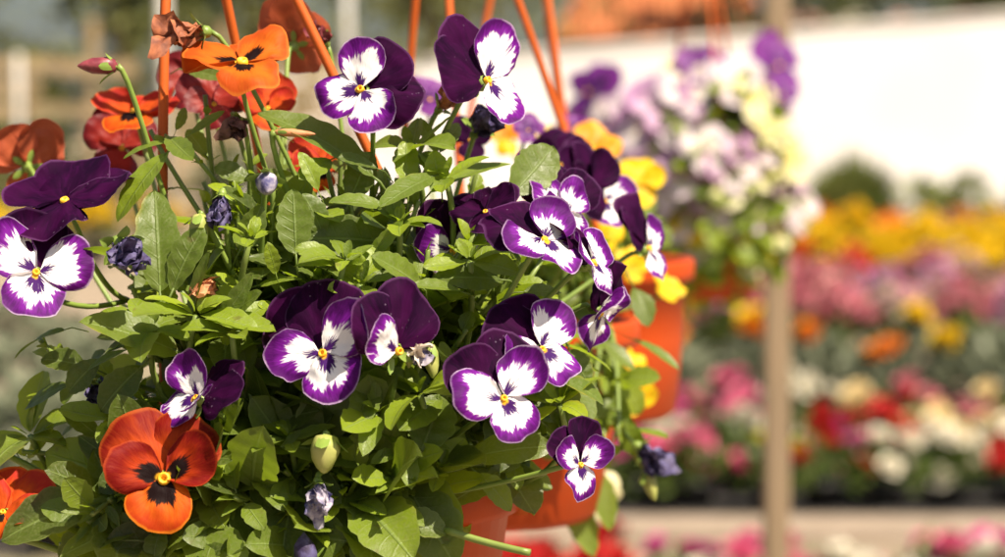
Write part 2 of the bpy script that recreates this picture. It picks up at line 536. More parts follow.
def flower(plant, root, kind, u, v, d, rpx, n, up=90, seed=0, name='flower', label=None, pitch=None, open_=None, stem=True, nres=12, hide=()):
    r = random.Random(seed * 131 + 5)
    C = at(u, v, d)
    rad = rpx * d * PX
    Z = cv(*n).normalized()
    Y = cv(math.cos(R(up)), math.sin(R(up)), 0)
    Y = (Y - Z * Y.dot(Z)).normalized()
    X = Y.cross(Z)
    M = Matrix(((X.x, Y.x, Z.x, C.x), (X.y, Y.y, Z.y, C.y), (X.z, Y.z, Z.z, C.z), (0, 0, 0, 1)))
    kinds = {
        'pw': (DARK, PWL, PWB), 'dark': (DARK, DARK, DARK), 'pp': (PWL, PWL, PWB),
        'orange': (OUP, OSD, OLP), 'bright': (OBR, OBR, OBR), 'peach': (PEACH, PEACH, PEACH), 'red': (RED, RED, RED),
        'redorange': (REDOR, REDOR, OLP), 'yellow': (YEL, YEL, YEL), 'amber': (YELO, YELO, YEL), 'lilac': (LILAC, LILAC, PALEW),
        'cream': (CREAM, CREAM, CREAM), 'white': (PALEW, PALEW, PALEW), 'violet': (VIOL, VIOL, VIOL), 'lilacy': (LILAC, LILAC, CREAM)}
    mu, ms, ml = kinds[kind]
    # calyx, spur and stalk: the body of the flower
    b = MB()
    sp = 0.30 * rad
    V, F, UV = lathe([(0.0005, -sp * 1.1), (sp * 0.28, -sp * 0.9), (sp * 0.5, -sp * 0.45), (sp * 0.42, -sp * 0.12), (sp * 0.3, -sp * 0.02)], 8)
    b.add(V, F, UV, 0.6, 0, M)
    for k in range(5):
        w = 2 * math.pi * (k + 0.5) / 5
        dr = Vector((math.cos(w), math.sin(w), 0))
        lv = leaf_shape(dr * sp * 0.3 + Vector((0, 0, -sp * 0.5)), dr * rad * 0.42 + Vector((0, 0, -sp * 0.55)), rad * 0.16, Vector((0, 0, 1)), -0.1, 0.3, 0, r, 5, 3)
        b.add(lv[0], lv[1], lv[2], 0.8, 0, M)
    if stem:
        p3 = M @ Vector((0, 0, -sp * 0.8))
        p2 = p3 - Z * rad * 0.35 + Vector((0, 0, -rad * 0.1)) + Y * rad * 0.12
        dwn = (root - C)
        p1 = C - Z * rad * 0.55 + dwn * 0.35 + Vector((0, 0, -0.01))
        pts = bez(root, p1, p2, p2 * 0.4 + p3 * 0.6, 12)[(0 if dwn.length < 0.08 else 3):]
        if pts:
            tv, tf, tu = tube(pts + [p3], [0.0011] * len(pts) + [0.0009], 6)
            b.add(tv, tf, tu, 0.5)
    fo = b.obj(name, SEPAL, plant)
    if label: fo['label'] = label
    op = open_ if open_ is not None else 0.0
    # petals: two upper behind, two sides, one broad lip
    spec = [('u', 26, 1.18, 72, 0.48, -0.10), ('u', -26, 1.18, 72, 0.48, -0.14), ('s', 66, 1.0, 62, 0.50, 0.0), ('s', -66, 1.0, 62, 0.50, 0.03),
            ('l', 180, 0.86, 84, 0.46, 0.06)]
    for i, (k, ang, ln, fan, pw, zz) in enumerate(spec):
        if i in hide: continue
        ang += r.uniform(-11, 11)
        ln *= r.uniform(0.88, 1.10)
        if k == 'u':
            pv = petal(rad * ln, fan, pw, -0.10 + r.uniform(-0.1, 0.1), -0.05, 0.075, 0, r, nres, nres * 2 + 1, 0.04); tilt = 4 - 14 * op + r.uniform(-5, 5); m = mu
        elif k == 's':
            pv = petal(rad * ln, fan, pw, 0.06 + r.uniform(-0.10, 0.14), 0.06, 0.075, 0, r, nres, nres * 2 + 1, 0.04); tilt = 10 + 25 * op + r.uniform(-6, 8); m = ms
        else:
            pv = petal(rad * ln, fan, pw, -0.10 + r.uniform(-0.1, 0.06), 0.05, 0.085, 0.05, r, nres, nres * 2 + 1, 0.04); tilt = 8 + 15 * op + r.uniform(-5, 5); m = ml
        if pitch: tilt += pitch.get(i, 0)
        Mp = M @ Matrix.Rotation(R(ang), 4, 'Z') @ Matrix.Translation((0, rad * 0.03, zz * rad * 0.5)) @ Matrix.Rotation(R(tilt), 4, 'X')
        pb = MB().add(pv[0], pv[1], pv[2], 0.5, 0, Mp)
        pb.obj('petal', m, fo)
    # eye: small throat and stigma
    e = MB(); es = 1.25 if kind in ('orange', 'bright') else 0.85
    V, F, UV = lathe([(a_ * es * rad, b_ * es * rad) for a_, b_ in ((.001, .015), (.030, .025), (.045, .075), (.066, .080), (.082, .035), (.085, -.02))], 10)
    if 0: V, F, UV = lathe([(0.0001, 0.13 * rad), (0.035 * rad, 0.12 * rad), (0.062 * rad, 0.08 * rad), (0.075 * rad, 0.03 * rad), (0.06 * rad, -0.02 * rad)], 10)
    e.add(V, F, UV, 0.5, 0, M @ Matrix.Translation((0, -0.02 * rad, 0.01 * rad)))
    e.obj('flower_eye', EYE, fo)
    return fo


def wilted(plant, root, u, v, d, rpx, n, mat, seed, name='wilted_flower', label=None, sep=True, stem=True, npet=5, petmat2=None):
    "shrivelled bloom: petals rolled forward and crumpled around the axis n"
    r = random.Random(seed * 77 + 3)
    C = at(u, v, d); rad = rpx * d * PX
    Z = cv(*n).normalized()
    q = Z.to_track_quat('Z', 'Y').to_matrix().to_4x4()
    M = Matrix.Translation(C) @ q
    b = MB()
    sp = rad * 0.35
    V, F, UV = lathe([(0.0004, -sp), (sp * 0.5, -sp * 0.7), (sp * 0.62, -sp * 0.2), (sp * 0.3, sp * 0.3)], 8)
    b.add(V, F, UV, 0.7, 0, M)
    if sep:
        for k in range(5):
            w = 2 * math.pi * k / 5 + 0.3
            dr = Vector((math.cos(w), math.sin(w), 0))
            lv = leaf_shape(dr * sp * 0.45 - Vector((0, 0, sp * 0.3)), dr * rad * 0.62 + Vector((0, 0, rad * r.uniform(0.1, 0.5))), rad * 0.30, Vector((0, 0, 1)), 0.1, 0.3, 0, r, 6, 5)
            b.add(lv[0], lv[1], lv[2], 0.85, 0, M)
    if stem:
        p3 = M @ Vector((0, 0, -sp * 0.8))
        pts = bez(root, root * 0.4 + C * 0.6 - Z * rad, p3 - Z * rad * 0.7, p3, 10)[3:]
        tv, tf, tu = tube(pts, 0.0011, 6); b.add(tv, tf, tu, 0.5)
    fo = b.obj(name, SEPAL, plant)
    if label: fo['label'] = label
    for k in range(npet):
        ang = 360 / npet * k + r.uniform(-20, 20)
        pv = petal(rad * r.uniform(0.9, 1.3), 55, 0.6, 0.5 + r.uniform(-0.2, 0.4), 0.8, 0.16, 0, r, 10, 19, 0.22)
        Mp = M @ Matrix.Rotation(R(ang), 4, 'Z') @ Matrix.Rotation(R(r.uniform(42, 80)), 4, 'X')
        MB().add(pv[0], pv[1], pv[2], 0.5, 0, Mp).obj('petal', petmat2 if (petmat2 and k % 2) else mat, fo)
    return fo


def bud(plant, root, u, v, d, lpx, wpx, n, mat, seed, label=None, sepals=4, name='bud'):
    "closed pointed bud along axis n with sepals hugging its base"
    r = random.Random(seed)
    C = at(u, v, d); L = lpx * d * PX; W = wpx * d * PX / 2
    Z = cv(*n).normalized()
    M = Matrix.Translation(C) @ Z.to_track_quat('Z', 'Y').to_matrix().to_4x4()
    prof = [(0.0002, -0.05 * L), (W * 0.7, 0.02 * L), (W * 0.97, 0.22 * L), (W, 0.4 * L), (W * 0.85, 0.62 * L), (W * 0.5, 0.85 * L), (W * 0.2, 0.96 * L), (0.0002, L)]
    V, F, UV = lathe(prof, 14)
    V = [Vector((p.x + 0.18 * W * noise.noise(p * 260 + Vector((seed, 0, 0))), p.y + 0.18 * W * noise.noise(p * 260 + Vector((0, seed, 9))), p.z)) for p in V]
    b = MB().add(V, F, UV, 0.5, 0, M)
    bo = b.obj(name, mat, plant)
    if label: bo['label'] = label
    s = MB()
    for k in range(sepals):
        w = 2 * math.pi * k / sepals + r.uniform(-0.3, 0.3)
        dr = Vector((math.cos(w), math.sin(w), 0))
        lv = leaf_shape(dr * W * 0.5 + Vector((0, 0, -0.03 * L)), dr * W * r.uniform(1.3, 2.0) + Vector((0, 0, L * r.uniform(0.3, 0.5))), W * 0.9, -dr + Vector((0, 0, 0.3)), 0.1, 0.2, 0, r, 7, 5)
        s.add(lv[0], lv[1], lv[2], 0.8, 0, M)
    p3 = M @ Vector((0, 0, -0.03 * L))
    pts = bez(root, root * 0.3 + C * 0.7 - Vector((0, 0, 0.02)), p3 - Z * L * 0.45 , p3, 12)[3:]
    tv, tf, tu = tube(pts, [0.0012] * (len(pts) - 1) + [0.0016], 6); s.add(tv, tf, tu, 0.5)
    s.obj('sepals', SEPAL, bo)
    return bo


# ------------------------------------------------------------------ hanging pots
def hanging_pot(u, d, vrim, h, r_top, label, angles, hookv, hooku, taper=0.74):
    base = at(u, vrim, d); zr = base.z
    px, py = base.x, base.y
    th = thing('hanging_pot', (px, py, zr - h), label, 'pot', 'orange hanging pots on the wire')
    rt, rb = r_top, r_top * taper
    prof = [(0.001, 0.004), (rb * 0.8, 0.004), (rb * 0.93, 0.0), (rb, 0.004), (rb + (rt - rb) * 0.5, h * 0.5), (rt * 0.965, h - 0.014), (rt * 1.03, h - 0.013), (rt * 1.045, h - 0.010),
            (rt * 1.045, h - 0.002), (rt * 1.03, h), (rt * 0.985, h), (rt * 0.965, h - 0.003), (rt * 0.93, h - 0.02)]
    T = Matrix.Translation((px, py, zr - h))
    V, F, UV = lathe(prof, 56, T)
    MB().add(V, F, UV).obj('pot_body', POTO, th)
    V, F, UV = lathe([(0.0005, h - 0.010), (rt * 0.5, h - 0.011), (rt * 0.945, h - 0.013)], 32, T)
    V = [p + Vector((0, 0, 0.004 * noise.noise(p * 90))) for p in V]
    MB().add(V, F, UV).obj('soil', SOIL, th)
    hook = at(hooku, hookv, d)
    hook.y = py
    for a in angles:
        foot = Vector((px + rt * 1.03 * math.cos(R(a)), py + rt * 1.03 * math.sin(R(a)), zr - 0.004))
        mid = hook * 0.5 + foot * 0.5 + Vector((0.05 * (foot.x - px), 0.05 * (foot.y - py), 0))
        pts = bez(foot, foot * 0.62 + hook * 0.38 + (foot - Vector((px, py, foot.z))) * 0.06, foot * 0.25 + hook * 0.75 + (foot - Vector((px, py, foot.z))) * 0.10, hook, 18)
        tv, tf, tu = tube(pts, 0.0021, 8)
        sb = MB().add(tv, tf, tu)
        cv_, cf_ = box(foot.x, foot.y, foot.z - 0.004, 0.007, 0.007, 0.014)
        sb.add(cv_, cf_)
        sb.obj('strap', STRAPM, th)
    wz = WIREZ(py) - hook.z
    pts = [hook + Vector((0, 0, -0.004)), hook + Vector((0, 0, wz * 0.5))]
    for k in range(9):
        w = R(-90 + 30 * k)
        pts.append(hook + Vector((0.006 * math.cos(w), 0, wz - 0.0045 + 0.006 * math.sin(w))))
    tv, tf, tu = tube(pts, 0.0018, 8)
    MB().add(tv, tf, tu).obj('hanger_hook', STRAPM, th)
    return th, Vector((px, py, zr - 0.01)), rt


def WIREZ(y): return 1.40


# ------------------------------------------------------------------ foliage fill
def pt_in_poly(x, y, poly):
    c = False; j = len(poly) - 1
    for i in range(len(poly)):
        xi, yi = poly[i]; xj, yj = poly[j]
        if (yi > y) != (yj > y) and x < (xj - xi) * (y - yi) / (yj - yi) + xi: c = not c
        j = i
    return c


def shoot(fb, sb, root, tip, nleaf, size, tint, r, low=False):
    "leafy stem from root to tip; leaves alternate up the last part, small pale ones at the tip"
    mid = root * 0.5 + tip * 0.5 + Vector((r.uniform(-.01, .01), r.uniform(-.01, .01), r.uniform(-0.015, 0.02)))
    pts = bez(root, root * 0.6 + mid * 0.4 + Vector((0, 0, 0.02)), mid * 0.5 + tip * 0.5 + Vector((0, 0, -0.005)), tip, 12)
    tv, tf, tu = tube(pts, [0.0016 - 0.0006 * i / 12 for i in range(13)], 5)
    sb.add(tv, tf, tu, 0.5)
    ga = r.uniform(0, 6.3)
    for k in range(nleaf):
        s = 0.35 + 0.65 * (k + 0.5) / nleaf
        i = min(11, int(s * 12)); p = pts[i].lerp(pts[i + 1], s * 12 - i)
        t = (pts[i + 1] - pts[i]).normalized()
        ga += 2.4 + r.uniform(-0.4, 0.4)
        a = t.cross(Vector((0.2, 0.3, 0.93))); a = a.normalized() if a.length > .01 else Vector((1, 0, 0))
        b = t.cross(a)
        out = a * math.cos(ga) + b * math.sin(ga)
        young = s > 0.86
        L = size * (0.45 if young else 1.0) * r.uniform(0.75, 1.2)
        dr = (out * r.uniform(0.8, 1.1) + t * r.uniform(0.3, 0.9) + Vector((0, 0, r.uniform(-0.25, 0.3)))).normalized()
        nrm = (Vector((0, 0, 1)) * 0.9 + t * 0.6 + Vector((r.uniform(-.5, .5), r.uniform(-.9, .1), 0)))
        lv = leaf_shape(p + dr * L * 0.22, p + dr * L * 1.15, L * r.uniform(0.40, 0.64), nrm, r.uniform(0.0, 0.3), r.uniform(0.1, 0.35), L * 0.22, r, 6 if low else 14, 5, 4)
        fb.add(lv[0], lv[1], lv[2], min(1, max(0, tint + r.uniform(-0.18, 0.18) + (0.28 if young else 0))))
        if not low and r.random() < 0.7:
            for q in range(2):
                dd = (out * r.uniform(-1, 1) + t * 0.8 + a * r.uniform(-.6, .6)).normalized()
                lv = leaf_shape(p, p + dd * size * 0.38, size * 0.09, nrm, 0.1, 0.3, 0, r, 4, 3)
                fb.add(lv[0], lv[1], lv[2], min(1, tint + 0.25))


SUB = {}
exec_order = True

# ================================================================== light
SUN_AZ, SUN_EL = 132.0, 56.0          # clockwise from +Y, above the horizon
w = bpy.data.worlds.new('World'); scene.world = w; w.use_nodes = True
nt = w.node_tree; nt.nodes.clear()
sky = nt.nodes.new('ShaderNodeTexSky'); sky.sky_type = 'NISHITA'; sky.sun_disc = False
sky.sun_elevation = R(SUN_EL); sky.sun_rotation = R(SUN_AZ)
sky.air_density = 1.0; sky.dust_density = 3.0; sky.ozone_density = 0.8
bg = nt.nodes.new('ShaderNodeBackground'); bg.inputs[1].default_value = 0.055
wo = nt.nodes.new('ShaderNodeOutputWorld')
nt.links.new(sky.outputs[0], bg.inputs[0]); nt.links.new(bg.outputs[0], wo.inputs[0])
sl = bpy.data.lights.new('sun', 'SUN'); sl.energy = 5.0; sl.angle = R(0.5); sl.color = (1.0, 0.88, 0.71)
so = bpy.data.objects.new('sun', sl); COL.objects.link(so)
sd = Vector((math.sin(R(SUN_AZ)) * math.cos(R(SUN_EL)), math.cos(R(SUN_AZ)) * math.cos(R(SUN_EL)), math.sin(R(SUN_EL))))
so.rotation_euler = sd.to_track_quat('Z', 'Y').to_euler()
so.location = (2, -3, 6)
vs = scene.view_settings
scene.display_settings.display_device = 'sRGB'
vs.view_transform = 'Standard'; vs.look = 'None'; vs.exposure = 1.15; vs.gamma = 1.0; vs.use_curve_mapping = False
scene.cycles.use_denoising = True
scene.cycles.max_bounces = 8
scene.cycles.transmission_bounces = 6

# ================================================================== the hanging pots and their wire
pot1, soil1, r1 = hanging_pot(335, 0.985, 474, 0.125, 0.075, 'nearest orange hanging pot, mostly hidden under the purple and white violas', (352, 214, 98), -215, 186)
pot2, soil2, r2 = hanging_pot(497, 1.25, 318, 0.105, 0.072, 'shaded orange hanging pot just behind the nearest one', (20, 140, 260), -190, 440)
pot3, soil3, r3 = hanging_pot(570, 1.48, 258, 0.098, 0.074, 'sunlit orange hanging pot beside the yellow violas, second from the back', (85, 180, 275), -150, 526, 0.90)
pot4, soil4, r4 = hanging_pot(712, 2.50, 232, 0.070, 0.060, 'farthest orange hanging pot, blurred under the pale lilac and cream violas', (40, 160, 280), -90, 700)

wa = Vector((soil1.x - 0.196 * 0.8, soil1.y - 0.8, 1.40)); 
post_p = at(775, 400, 3.2)
wb = Vector((post_p.x, post_p.y, 1.40))
# the straight line pots hang on
wireo = MB()
tv, tf, tu = tube([wa, Vector((soil1.x, soil1.y, 1.40)), Vector((soil2.x, soil2.y, 1.40)), Vector((soil3.x, soil3.y, 1.40)), Vector((soil4.x, soil4.y, 1.40)), wb], 0.0015, 8)
wireo.add(tv, tf, tu)
wo_ = wireo.obj('support_wire', WIRE)
tag(wo_, 'thin metal wire stretched to the wooden post that carries the hanging pots', 'wire')

# ================================================================== the nearest plants
WP = thing('viola_plant', soil1, 'large purple and white viola plant in sharp focus in the nearest pot', 'plant')
OP = thing('viola_plant', soil1 + Vector((-0.05, 0.0, 0)), 'orange viola plant on the left side of the nearest pot', 'plant')


def dfront(u, v):
    "distance of the plant's leafy front at a pixel"
    e = ((u - 310) / 330.0) ** 2 + ((v - 350) / 270.0) ** 2
    return 0.975 - 0.085 * math.sqrt(max(0.0, 1 - e))


def rt1(k=0):
    r = random.Random(k)
    a = r.uniform(0, 6.3); q = 0.05 * math.sqrt(r.random())
    return soil1 + Vector((q * math.cos(a), q * math.sin(a), 0))


# ---- leaves one can tell apart: base px, tip px, width px, tint, facing, bend, extra depth of base / tip
HERO = [
    # left side
    ((168, 152), (108, 210), 34, .62, (-.5, .5, .6), .2, 0, 0), ((160, 292), (154, 186), 42, .42, (.15, .1, 1), .1, 0, 0), ((172, 292), (201, 226), 34, .40, (-.3, .2, 1), .1, 0, 0.005),
    ((188, 332), (206, 250), 19, .30, (-.8, 0, .5), .05, 0, 0), ((178, 352), (88, 308), 50, .42, (.05, .75, .75), .18, 0.0, -.025), ((64, 330), (8, 346), 18, .45, (.1, .8, .5), .2, 0, 0),
    ((84, 366), (40, 356), 28, .15, (.2, .5, .9), .1, 0, 0), ((100, 360), (66, 392), 27, .12, (.1, .4, 1), .1, 0, 0), ((74, 384), (18, 402), 24, .14, (.0, .8, .6), .15, 0, 0),
    ((142, 366), (98, 412), 34, .12, (.2, .2, 1), .1, 0, 0), ((126, 350), (84, 368), 16, .5, (.1, .9, .4), .1, 0, 0), ((104, 440), (62, 404), 20, .2, (-.3, .6, .6), .1, 0, 0),
    ((80, 422), (36, 456), 19, .45, (-.3, .8, .5), .2, 0, 0), ((22, 462), (42, 496), 18, .2, (.3, .3, .8), .2, 0, 0), ((28, 458), (48, 428), 12, .7, (.2, .2, .9), .1, 0, 0), ((26, 456), (6, 440), 10, .7, (.2, .6, .9), .1, 0, 0),
    # lower left and bottom
    ((204, 524), (290, 562), 38, .45, (-.2, .9, .6), .25, 0, -.01), ((252, 504), (258, 438), 44, .18, (.1, .1, 1), .1, .02, .02), ((322, 498), (274, 476), 24, .62, (.1, .9, .6), -.2, 0, -.01),
    ((332, 496), (392, 454), 26, .58, (.2, .7, .7), -.1, 0, -.005), ((352, 562), (344, 522), 24, .88, (.1, .5, .9), .1, 0, 0), ((356, 502), (318, 522), 18, .85, (.1, .9, .6), .2, 0, -.01), ((352, 512), (364, 496), 16, .85, (.2, .8, .7), .1, 0, 0),
    ((362, 526), (404, 562), 27, .6, (.3, .7, .7), .2, 0, -.01), ((150, 498), (196, 480), 22, .25, (.1, .5, .8), .1, .01, .01), ((44, 512), (86, 560), 26, .25, (.1, .6, .8), .2, 0, 0), ((110, 500), (80, 545), 28, .18, (.2, .4, .9), .2, .01, 0),
    ((160, 560), (212, 520), 30, .3, (.2, .6, .8), .2, .01, .01), ((300, 540), (240, 510), 30, .22, (.1, .6, .8), .1, .02, .01),
    # middle, below the white flower
    ((372, 384), (358, 420), 30, .5, (.1, .5, .9), .2, 0, -.01), ((440, 398), (400, 422), 36, .55, (.1, .7, .7), .15, 0, -.01), ((438, 396), (422, 448), 48, .30, (.1, .35, 1), .1, .0, -.01),
    ((340, 440), (368, 470), 30, .20, (.1, .4, 1), .1, .02, .01), ((280, 420), (300, 470), 46, .14, (.1, .3, 1), .1, .02, .02), ((330, 420), (345, 372), 40, .2, (.1, .3, 1), .1, .03, .03), ((410, 380), (388, 372), 22, .7, (.1, .6, .8), .1, 0, 0),
    ((458, 462), (548, 436), 40, .26, (-.1, .75, .7), .2, .0, -.015), ((418, 460), (438, 522), 32, .36, (.1, .4, 1), .15, 0, -.005), ((478, 474), (516, 506), 28, .62, (.3, .7, .7), .2, 0, -.01), ((428, 518), (452, 566), 26, .2, (-.2, .3, 1), .1, 0, -.005),
    ((380, 470), (430, 470), 34, .2, (.1, .5, .9), .1, .02, .02), ((470, 440), (430, 432), 34, .2, (.1, .6, .9), .1, .02, .02), ((500, 470), (450, 500), 30, .22, (.1, .6, .9), .1, .02, .01),
    # right of the lower flowers
    ((560, 428), (566, 382), 32, .16, (.3, .1, 1), .1, .01, .01), ((562, 380), (610, 398), 27, .45, (.2, .8, .6), .2, 0, -.005), ((570, 350), (590, 384), 26, .2, (.3, .4, .9), .1, .01, .01), ((545, 425), (575, 452), 26, .3, (.3, .5, .8), .1, .01, .01), ((524, 292), (562, 290), 19, .2, (0, .8, .5), .1, .01, .01),
    ((575, 420), (612, 432), 20, .5, (.2, .8, .6), .2, .01, .01),
    # upper middle
    ((384, 206), (330, 197), 27, .5, (.0, .8, .7), .1, 0, 0), ((434, 176), (382, 194), 28, .42, (.1, .8, .7), .15, 0, -.01), ((296, 254), (292, 187), 34, .45, (-.1, .3, 1), .12, 0, 0), ((324, 236), (304, 192), 26, .28, (.3, .2, 1), .1, .01, .01),
    ((388, 242), (308, 236), 44, .15, (.1, .4, 1), .1, .015, .015), ((372, 176), (264, 97), 42, .40, (.25, .65, .7), .15, .01, -.01), ((376, 168), (340, 154), 18, .2, (.1, .7, .7), .1, 0, 0), ((350, 200), (372, 150), 30, .14, (.1, .3, 1), .1, .02, .02),
    ((420, 286), (380, 252), 32, .5, (-.1, .6, .8), .15, 0, -.01), ((462, 292), (416, 279), 18, .52, (.1, .9, .6), .15, 0, 0), ((502, 280), (438, 274), 36, .18, (.1, .6, .9), .1, .01, .01), ((512, 194), (555, 143), 42, .36, (.1, .3, 1), .08, .02, .0),
    ((440, 186), (510, 154), 26, .62, (-.1, .8, .6), .1, 0.01, .015), ((408, 188), (407, 136), 24, .72, (.2, .2, 1), .1, .01, .01), ((440, 182), (434, 152), 24, .72, (.1, .3, 1), .15, .005, 0), ((436, 152), (418, 116), 13, .5, (.2, .2, 1), .1, .01, .01), ((440, 152), (462, 120), 15, .3, (.2, .3, 1), .1, .01, .01),
    ((276, 274), (268, 243), 15, .72, (.2, .3, 1), .1, 0, 0), ((342, 264), (294, 262), 15, .72, (0, .9, .5), .1, 0, 0), ((345, 262), (300, 250), 12, .75, (0, .8, .5), .1, 0, 0), ((350, 292), (362, 256), 24, .75, (.2, .3, 1), .1, 0, 0), ((364, 262), (402, 220), 15, .55, (.3, .5, .8), .05, .005, 0), ((338, 264), (360, 262), 24, .6, (0, .9, .5), .1, 0, 0),
    ((216, 328), (250, 274), 20, .42, (-.3, .3, 1), .1, 0, 0), ((224, 322), (257, 290), 24, .45, (.1, .6, .8), .1, .005, 0), ((320, 280), (300, 268), 22, .3, (0, .8, .7), .1, .01, .01), ((225, 345), (232, 322), 14, .8, (.2, .4, 1), .1, 0, 0), ((260, 285), (300, 275), 18, .6, (.1, .8, .6), .1, .01, .01),
    # upper left, round the strap
    ((168, 136), (190, 153), 22, .5, (.0, .6, .8), .1, 0, -.005), ((167, 142), (120, 151), 11, .55, (0, .9, .5), .2, 0, 0), ((190, 134), (224, 110), 10, .35, (.1, .6, .7), .05, 0, 0), ((176, 130), (186, 105), 10, .5, (.2, .1, 1), .1, 0, 0), ((186, 70), (222, 76), 18, .25, (0, .7, .7), .1, .01, .01),
    ((250, 180), (215, 165), 22, .3, (.1, .6, .9), .1, .02, .02), ((240, 250), (262, 205), 26, .25, (.2, .3, 1), .1, .01, .01), ((330, 160), (300, 175), 24, .6, (.1, .6, .8), .1, .01, .01), ((318, 190), (300, 150), 16, .72, (.1, .3, 1), .1, .005, .005),
]
for i, (b0, t0, wd, ti, nv, bend, ob, ot) in enumerate(HERO):
    r = random.Random(i * 17 + 3)
    d0 = dfront(*b0) - 0.006 + ob + 0.004; d1 = dfront(*t0) - 0.012 + ot
    lb, lt = at(b0[0], b0[1], d0), at(t0[0], t0[1], d1)
    wid = wd * d1 * PX
    V, F, UV = leaf_shape(lb, lt, wid, cv(*nv), bend, r.uniform(0.12, 0.34), 0.010, r, 26, 9, r.choice((4, 5, 5, 6)), r.uniform(0.47, 0.58), r.uniform(-0.25, 0.25))
    par = OP if b0[0] < 235 and b0[1] < 250 or (b0[0] < 215 and b0[1] > 430) else WP
    MB().add(V, F, UV, ti).obj('leaf', LEAF, par)

# ---- leafy shoots filling the mound behind them
POLY = [(118, 235), (165, 185), (230, 165), (330, 165), (400, 150), (470, 150), (525, 185), (575, 270), (585, 340), (570, 420), (520, 455), (440, 478), (400, 515), (380, 620), (240, 620), (90, 620), (70, 540), (70, 470), (100, 430), (75, 390), (100, 320)]
fw, sw, fo_, so_ = MB(), MB(), MB(), MB()
r = random.Random(11)
k = 0
while k < 165:
    u, v = r.uniform(60, 600), r.uniform(140, 610)
    if not pt_in_poly(u, v, POLY): continue
    d = dfront(u, v) + 0.006 + 0.06 * r.random() ** 1.4
    if v > 430 and u < 450: d = 0.893 + 0.03 * r.random()
    left = u < 215 and r.random() < 0.8
    shoot(fo_ if left else fw, so_ if left else sw, rt1(k), at(u, v, d), r.randint(7, 10), r.uniform(0.020, 0.034), r.choice((r.uniform(.05, .35), r.uniform(.3, .95))), r)
    k += 1
POLY2 = [(90, 440), (250, 450), (425, 468), (395, 520), (375, 620), (80, 620)]
k = 0
while k < 34:
    u, v = r.uniform(80, 460), r.uniform(440, 620)
    if not pt_in_poly(u, v, POLY2): continue
    left = u < 200 and r.random() < .6
    a = R(-90 + (u - 290) / 180 * 60)
    rt_ = soil1 + Vector((.055 * math.cos(a), .055 * math.sin(a), 0.012))
    shoot(fo_ if left else fw, so_ if left else sw, rt_, at(u, v, .880 + .02 * r.random()), r.randint(7, 10), r.uniform(.027, .040), r.choice((r.uniform(.0, .25), r.uniform(.0, .3), r.uniform(.3, .85))), r)  # mostly low tints: shade of the lower mound painted into the leaf colour
    k += 1
# pale young rosettes at the shoot tips
for (u, v, do) in ((345, 262, 0), (232, 335, 0), (446, 178, .012), (412, 150, .016), (30, 436, 0), (150, 330, .004), (345, 505, -.004), (366, 500, -.002), (330, 540, -.004), (376, 414, 0), (440, 470, 0), (250, 240, .006), (360, 285, .004), (470, 262, .012), (560, 405, .01), (400, 225, .006), (120, 420, .004), (300, 522, -.004), (402, 452, -.004), (250, 476, 0), (118, 524, 0), (70, 500, 0), (420, 395, 0), (290, 440, 0), (196, 316, .002)):
    left = u < 215
    d = dfront(u, v) - 0.010 + do
    c = at(u, v, d); ax = (Vector((r.uniform(-.3, .3), -.45 + r.uniform(-.3, .2), 1))).normalized()
    tv, tf, tu = tube(bez(rt1(int(u)), c - ax * .05, c - ax * .025, c, 8)[3:], .0013, 5); (so_ if left else sw).add(tv, tf, tu, .5)
    fbx = fo_ if left else fw
    a = ax.cross(Vector((1, .2, .1))).normalized(); b = ax.cross(a)
    rs = r.uniform(.65, 1.25); rt_t = r.uniform(-.15, .15)
    for q in range(r.randint(6, 10)):
        w = q * 2.4 + r.uniform(-.7, .7); inner = q > 4
        out = a * math.cos(w) + b * math.sin(w)
        Lf = rs * (r.uniform(.006, .011) if inner else r.uniform(.012, .026))
        dr = (out * (0.5 if inner else 1.0) + ax * (0.9 if inner else r.uniform(.15, .5))).normalized()
        lv = leaf_shape(c + dr * .002, c + dr * (.002 + Lf), Lf * r.uniform(.38, .55), ax + out * -.3, r.uniform(-.1, .45), .3, 0, r, 14, 5, 4, .52, r.uniform(-.5, .5))
        fbx.add(lv[0], lv[1], lv[2], min(1, r.uniform(.48, .90) + rt_t))
# upright flowering stems with sparse small leaves at the top left
for (u, v, d) in ((205, 95, .95), (232, 112, .96), (250, 150, .95), (285, 120, .97), (190, 150, .93), (150, 130, .95), (340, 140, .95), (22, 452, .93), (40, 340, .93), (110, 445, .94), (48, 350, .93), (60, 468, .93), (10, 500, .93), (60, 545, .93)):
    shoot(fo_, so_, rt1(int(u)), at(u, v, d), 6, 0.015, 0.5, r)
# long bare stem crossing the front of the pot, and other stems
for (a, b, c) in (((445, 530, .885), (490, 545, .88), (530, 553, .875)), ((372, 395, .90), (385, 430, .895), (392, 470, .90)), ((0, 452, .93), (40, 470, .93), (90, 505, .93)), ((25, 540, .91), (60, 550, .91), (100, 565, .91))):
    p = [at(*a), at(*b), at(*c)]
    tv, tf, tu = tube(bez(p[0], p[0].lerp(p[1], .66), p[2].lerp(p[1], .66), p[2], 10), 0.0014, 8)
    sw.add(tv, tf, tu, 0.5)
f = fw.obj('foliage', LEAF, WP); f['kind'] = 'stuff'
sw.obj('stems', STEM, WP)
f = fo_.obj('foliage', LEAF, OP); f['kind'] = 'stuff'
so_.obj('stems', STEM, OP)

